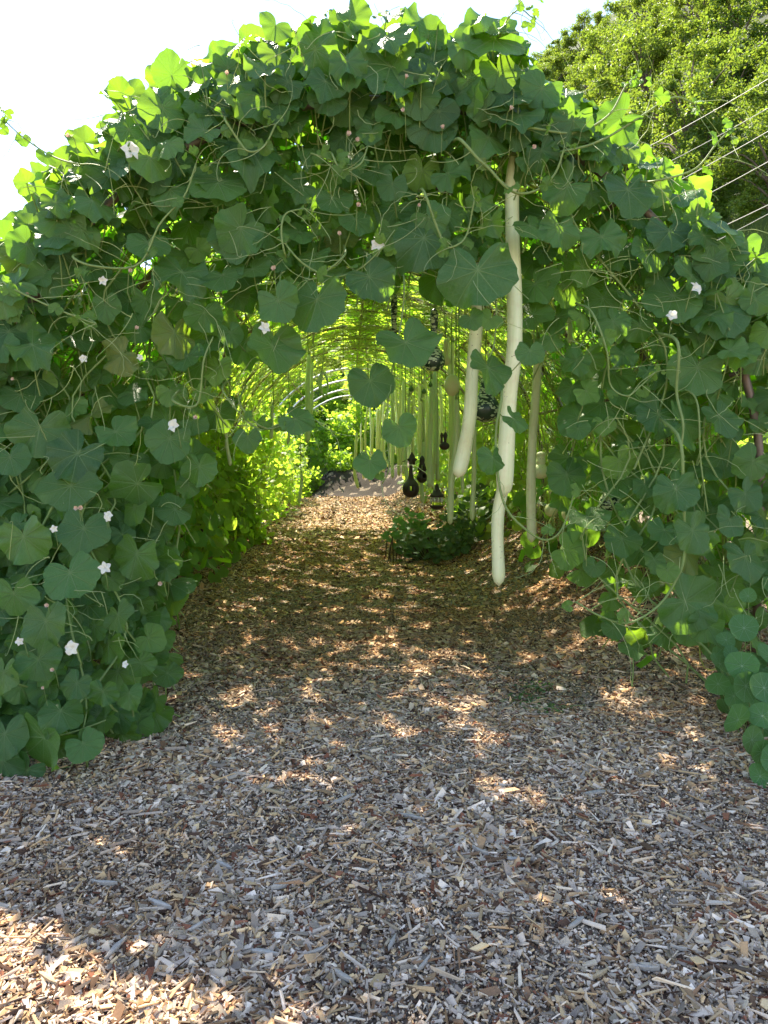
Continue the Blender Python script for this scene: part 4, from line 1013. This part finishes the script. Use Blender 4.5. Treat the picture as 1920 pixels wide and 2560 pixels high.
nasturtium('bright green nasturtium with round leaves at the right edge of the path', 2.05, 3.72, .26, .34, .42, 60, (.045, .075), EX)
nb_ = at(1120, 1340, 7.2)
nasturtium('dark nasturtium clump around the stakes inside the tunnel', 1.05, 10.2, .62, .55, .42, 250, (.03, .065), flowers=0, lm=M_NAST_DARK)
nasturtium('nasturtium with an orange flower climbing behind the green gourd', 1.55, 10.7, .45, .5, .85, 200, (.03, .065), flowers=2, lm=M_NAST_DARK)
nasturtium('sunlit nasturtium sprig leaning over the path in front of the chime', .72, 11.2, .42, .35, .62, 110, (.04, .065))
# stakes and boards
for k, (px, py0, py1, ln_) in enumerate([(968, 1385, 1340, 8), (976, 1378, 1322, 4), (984, 1380, 1318, -3), (990, 1372, 1320, 5), (997, 1370, 1325, 2), (1004, 1365, 1320, -4), (1012, 1350, 1318, 0), (962, 1392, 1352, 6), (1021, 1352, 1305, 3)]):
    D = 10.0 + .07 * k; b = at(px, py0, D); b[2] = float(ground_z(b[0], b[1])) - .03; tp = at(px + ln_, py1, D)
    tp[2] = b[2] + .06 + (py0 - py1) * D / FPX
    mb = MB(); tubes(mb, [spline([b, (b + tp) / 2 + rng.normal(0, .006, 3), tp], 8)], rng.uniform(.007, .011), 7)
    tag(mb.build('stake', M_WOODDARK), 'short dark twig stake standing in the mulch at the left end of the nasturtium bed', 'stake', 'twig stakes edging the bed')
for lab, px, py, w_, h_ in (('squat dark driftwood block behind the stakes, left of two', 1036, 1350, 13, 34), ('squat dark driftwood block behind the stakes, right of two', 1054, 1348, 15, 38), ('tall dark wood post behind the driftwood blocks', 1070, 1352, 13, 58)):
    D = 10.2; b = at(px, py, D); s = D / FPX; b[2] = float(ground_z(b[0], b[1])) - .02
    mb = MB(); n_ = 9; zz = np.linspace(0, h_ + 6, n_) * s; rr = np.array([.9, 1, .95, .85, .9, 1, .95, .7, .2]) * w_ * .5 * s
    lathe_z(mb, b, zz, rr, 9); v = mb.v[0]; v += vnoise(v[:, 0], v[:, 2], 40, 2)[:, None] * .006
    tag(mb.build('driftwood', M_WOODDARK), lab, 'driftwood')

# low weeds in the mulch, right foreground
for i, (px, py) in enumerate([(1345, 1740), (1380, 1800), (1300, 1770)]):
    D = 1.5 * FPX / (py - 1130) ; p = at(px, py, D); p[2] = float(ground_z(p[0], p[1]))
    root = thing('weed', ['small fern like green weed in the mulch, topmost of three', 'small fern like green weed in the mulch, rightmost of three', 'small fern like green weed in the mulch, leftmost of three'][i], 'weed', tuple(p), 'weeds in the mulch')
    n = 70; P = p + np.stack([rng.normal(0, .07, n), rng.normal(0, .06, n), rng.uniform(.005, .03, n)], -1)
    mb = MB(); place(mb, T_LO, P, rng.normal(0, .4, (n, 3)) + np.array([0, 0, 1]), rng.normal(size=(n, 3)), rng.uniform(.006, .013, n)); mb.build('foliage', M_NAST, root)
    sb = MB(); q = np.tile(p, (12, 1)); e = P[:12]; tubes(sb, np.stack([q, (q + e) / 2 + np.array([0, 0, .01]), e], 1), .0015, 4); sb.build('stem', M_STEM, root)

# larger wood splinters, each its own thing
SPL = [(400,2270,70,25,'B'),(290,2390,75,-60,'G'),(660,2385,70,10,'B'),(980,2360,60,-65,'G'),(790,2385,60,-20,'G'),(1060,2420,60,-45,'G'),(1440,2320,60,-30,'G'),(1500,2440,45,-20,'T'),(680,1990,60,20,'T'),(1030,2060,60,20,'G'),
       (700,2230,40,-15,'B'),(1200,2140,45,40,'G'),(260,2210,70,15,'G'),(500,2330,60,-30,'B'),(120,2480,70,30,'T'),(560,2400,50,70,'T'),(1610,2430,70,8,'G'),(1700,2380,45,15,'G'),(1180,2300,35,10,'G'),(860,2010,55,-25,'G'),
       (1490,1990,60,-5,'G'),(1700,2050,50,40,'T'),(1280,2160,55,5,'B'),(860,2450,60,35,'G'),(450,2480,70,-40,'T'),(950,2230,45,80,'G'),(1350,2130,50,-40,'D'),(1840,2430,70,10,'D'),(560,2160,50,30,'B'),(730,1840,45,30,'G')]
SC = {'B': (.50, .445, .38), 'G': (.46, .40, .33), 'T': (.50, .38, .23), 'D': (.13, .09, .06)}; SN = {'B': 'bluish grey', 'G': 'weathered grey', 'T': 'tan', 'D': 'dark brown'}
used = {}
for i, (px, py, lp, an, cc) in enumerate(SPL):
    g = at(px, py, 1.0) - CAM; D = -CAM[2] / g[2] * 1.0; p = CAM + g * D; L_ = lp * 1.15 * D / FPX; p[2] = float(ground_z(p[0], p[1])) + .018
    a = R(-an); u = np.array([math.cos(a), math.sin(a) * 1.3, rng.uniform(-.04, .1)]); u = nrm(u); v = nrm(np.cross([0, 0, 1], u)); w = np.cross(u, v)
    n_ = 9; t = np.linspace(-.5, .5, n_); wid = np.interp(np.abs(t), [0, .3, .5], [1, .8, .12]) * L_ * rng.uniform(.13, .22) * .5 * (1 + rng.normal(0, .14, n_)); th_ = .004 + .003 * rng.random()
    rows = []
    cen = p + u * (t * L_)[:, None] + w * (.02 * L_ * np.sin(t * 5 + i))[:, None]
    for sx, sz_ in ((-1, -1), (-1, .6), (-.3, 1), (.4, .9), (1, .5), (1, -1)):
        rows.append(cen + v * (wid * sx)[:, None] + w * (th_ * sz_ * (1 + rng.normal(0, .15, n_)))[:, None])
    V = np.stack(rows, 1).reshape(-1, 3); k6 = 6
    ii = np.arange(n_ - 1)[:, None] * k6; kk = np.arange(k6)[None]
    F = np.stack([ii + kk, ii + (kk + 1) % k6, ii + k6 + (kk + 1) % k6, ii + k6 + kk], -1).reshape(-1, 4)
    mb = MB(); mb.add(V, F, None, SC[cc]); mb.more([[0, 1, 2, 3, 4, 5], [(n_ - 1) * 6 + j for j in range(6)]], 0)
    row = 'front' if py > 2350 else ('middle' if py > 2120 else 'back'); colm = 'far left' if px < 420 else 'left' if px < 800 else 'centre' if px < 1150 else 'right' if px < 1600 else 'far right'
    base = f'{SN[cc]} splinter, {row} foreground, {colm}'
    k_ = used.get(base, 0); used[base] = k_ + 1
    ln_w = 'longer' if lp >= 60 else 'shorter'
    tag(mb.build('wood_splinter', M_CHIP, smooth_=False), base + (f', {ln_w} one lying at {int(abs(an))} degrees' if k_ or True else ''), 'wood splinter', 'large splinters lying on the mulch')

# ------------------------------------------------------------------ low plants outside the bare hoops on the left, seen sunlit
def bush(label, x, y, z, w, d, h, n, size, m, name='shrub', group=None, young=.2):
    root = thing(name, label, 'shrub', (x, y, z), group)
    nc = 26; cc = np.stack([rng.normal(0, .42, nc) * w, rng.normal(0, .42, nc) * d, rng.random(nc) * h * .95], -1)
    k = rng.integers(0, nc, n); P = cc[k] + rng.normal(0, 1, (n, 3)) * np.array([w, d, h]) * .14; P[:, 2] = np.maximum(P[:, 2], .02)
    P += np.array([x, y, z]); N_ = rng.normal(0, .7, (n, 3)) + np.array([0, -.2, .8])
    mb = MB(); place(mb, T_LO, P, N_, rng.normal(size=(n, 3)) + np.array([0, 0, -.7]), rng.uniform(size * .6, size * 1.2, n), rng.random(n) ** 2 * young * 3); mb.build('foliage', m, root)
    sb = MB(); b = np.array([x, y, z]); e = cc + b; q = np.stack([b + (e - b) * t + np.array([0, 0, .15 * h * math.sin(t * PI)]) for t in (0, .25, .5, .75, 1)], 1)
    tubes(sb, q, .008, 5, caps=False); sb.build('stem', M_STEM, root)
    return root
for i, y in enumerate(np.arange(12.2, 25, 1.45)):
    bush(f'{ORD[i]} sunlit bright green leafy plant from the front along the bare hoops on the left', -2.0 - .15 * (i % 2), y, float(ground_z(-2.2, y)), .6, .75, 1.5 + .5 * (i % 3), 520, .075, M_LEAF_IN, 'leafy_plant', 'sunlit plants along the left hoops', .35)
for i, (x, y, h) in enumerate([(-3.6, 14, 2.0), (-3.8, 17, 2.3), (-3.9, 20, 2.6), (-4.1, 24, 2.8), (-2.3, 27.2, 2.6), (-.8, 28.5, 2.0), (.8, 29, 2.6), (2.4, 28, 3.2)]):
    bush(['tall bright shrub outside the left hoops, nearest of four', 'tall bright shrub outside the left hoops, second of four', 'tall bright shrub outside the left hoops, third of four', 'tall bright shrub outside the left hoops, farthest of four',
          'leafy shrub closing the far end of the tunnel on the left', 'low leafy shrub in the middle of the far end', 'leafy shrub just right of the middle of the far end', 'tall leafy shrub closing the far end on the right'][i], x, y, (.15 if x < -1.5 else .95), 1.2, 1.1, h, 1700, .10, M_LEAF_IN, 'shrub', 'shrubs beyond the tunnel', .35)
for i, (x, y, h) in enumerate([(5.2, 10.5, 1.0), (6.0, 13.5, 1.4), (5.4, 16.5, 1.6), (8.0, 15, 1.8), (9.5, 19, 2.2), (7.0, 21, 2.0)]):
    bush(f'{ORD[i]} nearest sunny shrub on the meadow seen through the right wall', x, y, .66 + float(hill_z(x, y) * smooth(3.6, 6.5, x)), 1.1, 1.0, h, 700, .09, M_LEAF_IN, 'shrub', 'shrubs on the meadow', .3)
for i, (x, y) in enumerate([(-1.75, 24.6), (-1.5, 25.8), (-1.9, 26.4), (-.5, 26.6), (.6, 26.8)]):
    bush('leafy plant spilling over the left edge of the far mulch mound' if x < -1 else 'low leafy plant on top of the far mulch mound', x, y, float(ground_z(x, y)), .5, .5, .75, 420, .07, M_LEAF_IN, 'leafy_plant', 'plants on the left edge of the far mound' if x < -1 else 'plants on top of the far mound', .3)
q = 0
for yy, x0_, x1_, nn in ((33, -6, 4, 4), (38, -9, 5, 5), (45, -10, 7, 5)):
    for xx in np.linspace(x0_, x1_, nn):
        w_ = 1.6 + (yy - 33) * .07
        bush(f'{ORD[q % 5]} from the left of the sunny slope shrubs beyond the tunnel, {["front", "middle", "back"][[33, 38, 45].index(yy)]} row', xx + rng.normal(0, .4), yy + rng.normal(0, .6), (1.0 if xx > -3 else .1) + float(hill_z(xx, yy)), w_, w_, w_ * 1.5, 900, .15, M_LEAF_IN, 'shrub', 'shrubs on the slope beyond the tunnel', .35); q = q + 1 if xx < x1_ - .01 else 0
# meadow grass
mb = MB(); n = 26000
x = rng.uniform(3.7, 14, n); y = rng.uniform(7, 32, n); z = .64 + hill_z(x, y) * smooth(3.6, 6.5, x) + .05 * vnoise(x, y, .9)
hgt = rng.uniform(.08, .28, n); a = rng.uniform(0, 2 * PI, n); wv = np.stack([np.cos(a), np.sin(a), 0 * a], -1) * .008; tip = np.stack([rng.normal(0, .06, n), rng.normal(0, .06, n), hgt], -1)
b = np.stack([x, y, z - .02], -1); V = np.stack([b - wv, b + wv, b + tip * .6 + wv * .6 + 0, b + tip], 1).reshape(-1, 3)
F = np.arange(n * 4).reshape(-1, 4); mb.add(V, F, None, np.repeat(rng.random((n, 3)), 4, 0)); tag(mb.build('grass', M_GRASS), 'sunlit meadow grass outside the right wall', 'grass', kind='stuff')

# ------------------------------------------------------------------ hillside trees
def tree_meshes(seed, h, w, n, size, young, trunk_h=.35):
    g = np.random.default_rng(seed)
    tb = MB(); K = 10
    t = np.linspace(0, 1, K); C = np.stack([.25 * np.sin(t * 3 + seed), .2 * np.sin(t * 4 + seed * 2), t * h * .85], -1); tubes(tb, [C], np.linspace(.22, .05, K)[None] * h / 9, 8)
    cl = []; nb = 30
    for k in range(nb):
        f = trunk_h + (1 - trunk_h) * (k + .5) / nb; a = g.uniform(0, 2 * PI); rad_ = w * (math.sin(min(1, (f - trunk_h) / (1 - trunk_h) * .85 + .15) * PI) ** .6) * g.uniform(.45, 1.0)
        b = C[min(int(f * .9 * K), K - 1)]; e = np.array([rad_ * math.cos(a), rad_ * math.sin(a), f * h + g.normal(0, .03 * h)])
        tubes(tb, [spline([b * np.array([1, 1, .9]), (b + e) / 2 + np.array([0, 0, .04 * h]), e], 6)], np.linspace(.07, .02, 6)[None] * h / 9, 5)
        cl.append(e)
        for q in range(2): cl.append(b + (e - b) * g.uniform(.4, 1.1) + g.normal(0, .10 * w, 3))
    cl = np.array(cl); k = g.integers(0, len(cl), n); dens = g.uniform(.08, .22, len(cl)) * w
    P = cl[k] + nrm(g.normal(size=(n, 3))) * (g.random(n) ** .45 * 1.15)[:, None] * dens[k][:, None] * np.array([1.15, 1.15, .75])
    N_ = g.normal(0, .7, (n, 3)) + np.array([0, 0, .7]); T_ = g.normal(size=(n, 3))
    N_ = nrm(N_); T_ = nrm(T_ - (T_ * N_).sum(-1, keepdims=True) * N_); B = np.cross(T_, N_); S = g.uniform(size * .5, size * 1.1, n)[:, None]
    V = np.stack([P - T_ * S, P + B * S * .6 + N_ * S * .15, P + T_ * S, P - B * S * .6 + N_ * S * .15], 1).reshape(-1, 3)
    shade = g.random(len(cl))[k]
    col = np.stack([shade, g.random(n), np.clip(young + g.normal(0, .2, n), 0, 1)], -1)
    fb = MB(); fb.add(V, np.arange(n * 4).reshape(-1, 4), None, np.repeat(col, 4, 0))
    return tb.mesh('trunk', M_BARK), fb.mesh('crown', M_TREE, False)
TV = [tree_meshes(s, h, w, n, sz_, yv) for s, h, w, n, sz_, yv in ((1, 9, 3.2, 15000, .115, .75), (2, 10, 3.6, 16000, .115, .45), (3, 8, 3.0, 14000, .105, .1), (4, 11, 3.0, 15000, .115, .85), (5, 7.5, 3.4, 15000, .10, .0))]
DESC = [('yellow green rounded hillside tree', 0), ('olive green broad hillside tree', 1), ('dark green hillside tree', 2), ('tall golden green hillside tree', 3), ('low dark glossy hillside tree', 4)]
def hz(x, y): return .64 + float(hill_z(x, y))
ROWY = [24, 28, 33, 39, 46, 54, 63, 74]
RWN = ['lowest', 'second', 'third', 'fourth', 'fifth', 'sixth', 'seventh', 'highest']
for ri, Yd in enumerate(ROWY):
    xx = Yd * (.20 if ri > 1 else .26); cnt = 0
    while xx < Yd * .66 + 3:
        x = xx + rng.normal(0, .5); y = Yd + rng.normal(0, 1.6); xx += (1.7 if Yd < 34 else 2.15 + (Yd - 24) * .045)
        az = (x + .2) / y; zt = (hz(x, y) + 8.5 * .8 - 1.5) / y
        room = ((.515 + (az - .274) * 1.0) * y + 1.5 - hz(x, y)) / 9.5
        room = max(room, .34)
        v = int(rng.choice(5, p=[.32, .2, .15, .25, .08])) if Yd > 34 else int(rng.choice([1, 2, 4, 0, 2]))
        root = bpy.data.objects.new('hill_tree', None); COL.objects.link(root); root.location = (x, y, hz(x, y) - .3); root.rotation_euler = (0, 0, rng.uniform(0, 6.28)); sc_ = rng.uniform(.62, .88) * (1 if Yd > 30 else .75); sc_ = min(sc_, room); root.scale = (sc_, sc_, sc_ * rng.uniform(.9, 1.1))
        tag(root, f'{DESC[v][0]}, {ORD[min(cnt, 23)]} from the left in the {RWN[ri]} row', 'tree', 'trees on the wooded hillside'); cnt += 1
        for nm, me in (('trunk', TV[v][0]), ('crown', TV[v][1])):
            o = bpy.data.objects.new(nm, me); COL.objects.link(o); o.parent = root
for ri, Yd in enumerate((31, 36, 43, 52, 64)):
    for c_, xx in enumerate(np.linspace(-.36 * Yd + 2, .16 * Yd, 7)):
        v = int(rng.choice([0, 3, 1, 0, 3, 2])); x = xx + rng.normal(0, .7); y = Yd + rng.normal(0, 1); sc_ = rng.uniform(.40, .6) * (1 + ri * .12)
        root = bpy.data.objects.new('slope_tree', None); COL.objects.link(root); root.location = (x, y, hz(x, y) - .5); root.rotation_euler = (0, 0, rng.uniform(0, 6.28)); root.scale = (sc_ * 1.25, sc_ * 1.25, sc_)
        tag(root, f'{ORD[c_]} small tree from the left, {["nearest", "second", "middle", "fourth", "farthest"][ri]} row beyond the tunnel end', 'tree', 'small trees beyond the tunnel end')
        for nm, me in (('trunk', TV[v][0]), ('crown', TV[v][1])):
            o = bpy.data.objects.new(nm, me); COL.objects.link(o); o.parent = root
            if nm == 'crown': o.material_slots[0].link = 'OBJECT'; o.material_slots[0].material = M_LEAF_IN
# small bluish tree peeking over the arch and others behind the tunnel
for i, (px, py, D, v, s_, lab) in enumerate([(1340, 210, 40, 2, .45, 'small bluish tree top peeking out just above the right end of the arch'), (1395, 200, 60, 4, .7, 'distant small tree top at the left end of the hillside skyline')]):
    p = at(px, py, D); h_ = 8 * s_; root = bpy.data.objects.new('hill_tree', None); COL.objects.link(root); root.location = (p[0], p[1], p[2] - h_ * .75); root.scale = (s_,) * 3
    tag(root, lab, 'tree')
    for nm, me in (('trunk', TV[v][0]), ('crown', TV[v][1])):
        o = bpy.data.objects.new(nm, me); COL.objects.link(o); o.parent = root

# ------------------------------------------------------------------ overhead wires and their pole
pz = at(1500, 700, 22.0); base_z = hz(pz[0], 22.0)
pole = thing('utility_pole', 'weathered wooden pole behind the tunnel that the wires run to', 'pole', (pz[0], 22, base_z))
mb = MB(); tubes(mb, [np.array([(pz[0], 22, base_z - .4), (pz[0], 22, at(1500, 430, 22)[2] + .15)])], np.array([[.14, .11]]), 12); mb.build('shaft', M_POLE, pole)
WR = [(365, 1610, 185), (385, 1690, 258), (400, 1770, 316), (475, 1765, 392), (580, 1750, 500), (600, 1770, 523)]
for i, (ya, xa, yr) in enumerate(WR):
    sl = (ya - yr) / (1920 - xa); y15 = ya + (xa - 1500) * sl; y23 = yr - 380 * sl
    a = at(1500, y15, 21.88); b = at(2300, y23, 12.0)
    t = np.linspace(0, 1, 14)[:, None]; C = a + (b - a) * t; C[:, 2] -= .12 * np.sin(t[:, 0] * PI)
    mb = MB(); tubes(mb, [C], .009, 6)
    tag(mb.build('overhead_wire', M_WIRE), ['topmost', 'second from the top', 'third from the top', 'fourth from the top', 'fifth from the top', 'lowest'][i] + ' of the thin grey wires crossing in front of the wooded hill', 'wire', 'overhead wires')
print('meshes', len(bpy.data.meshes), 'polys', sum(len(m.polygons) for m in bpy.data.meshes))
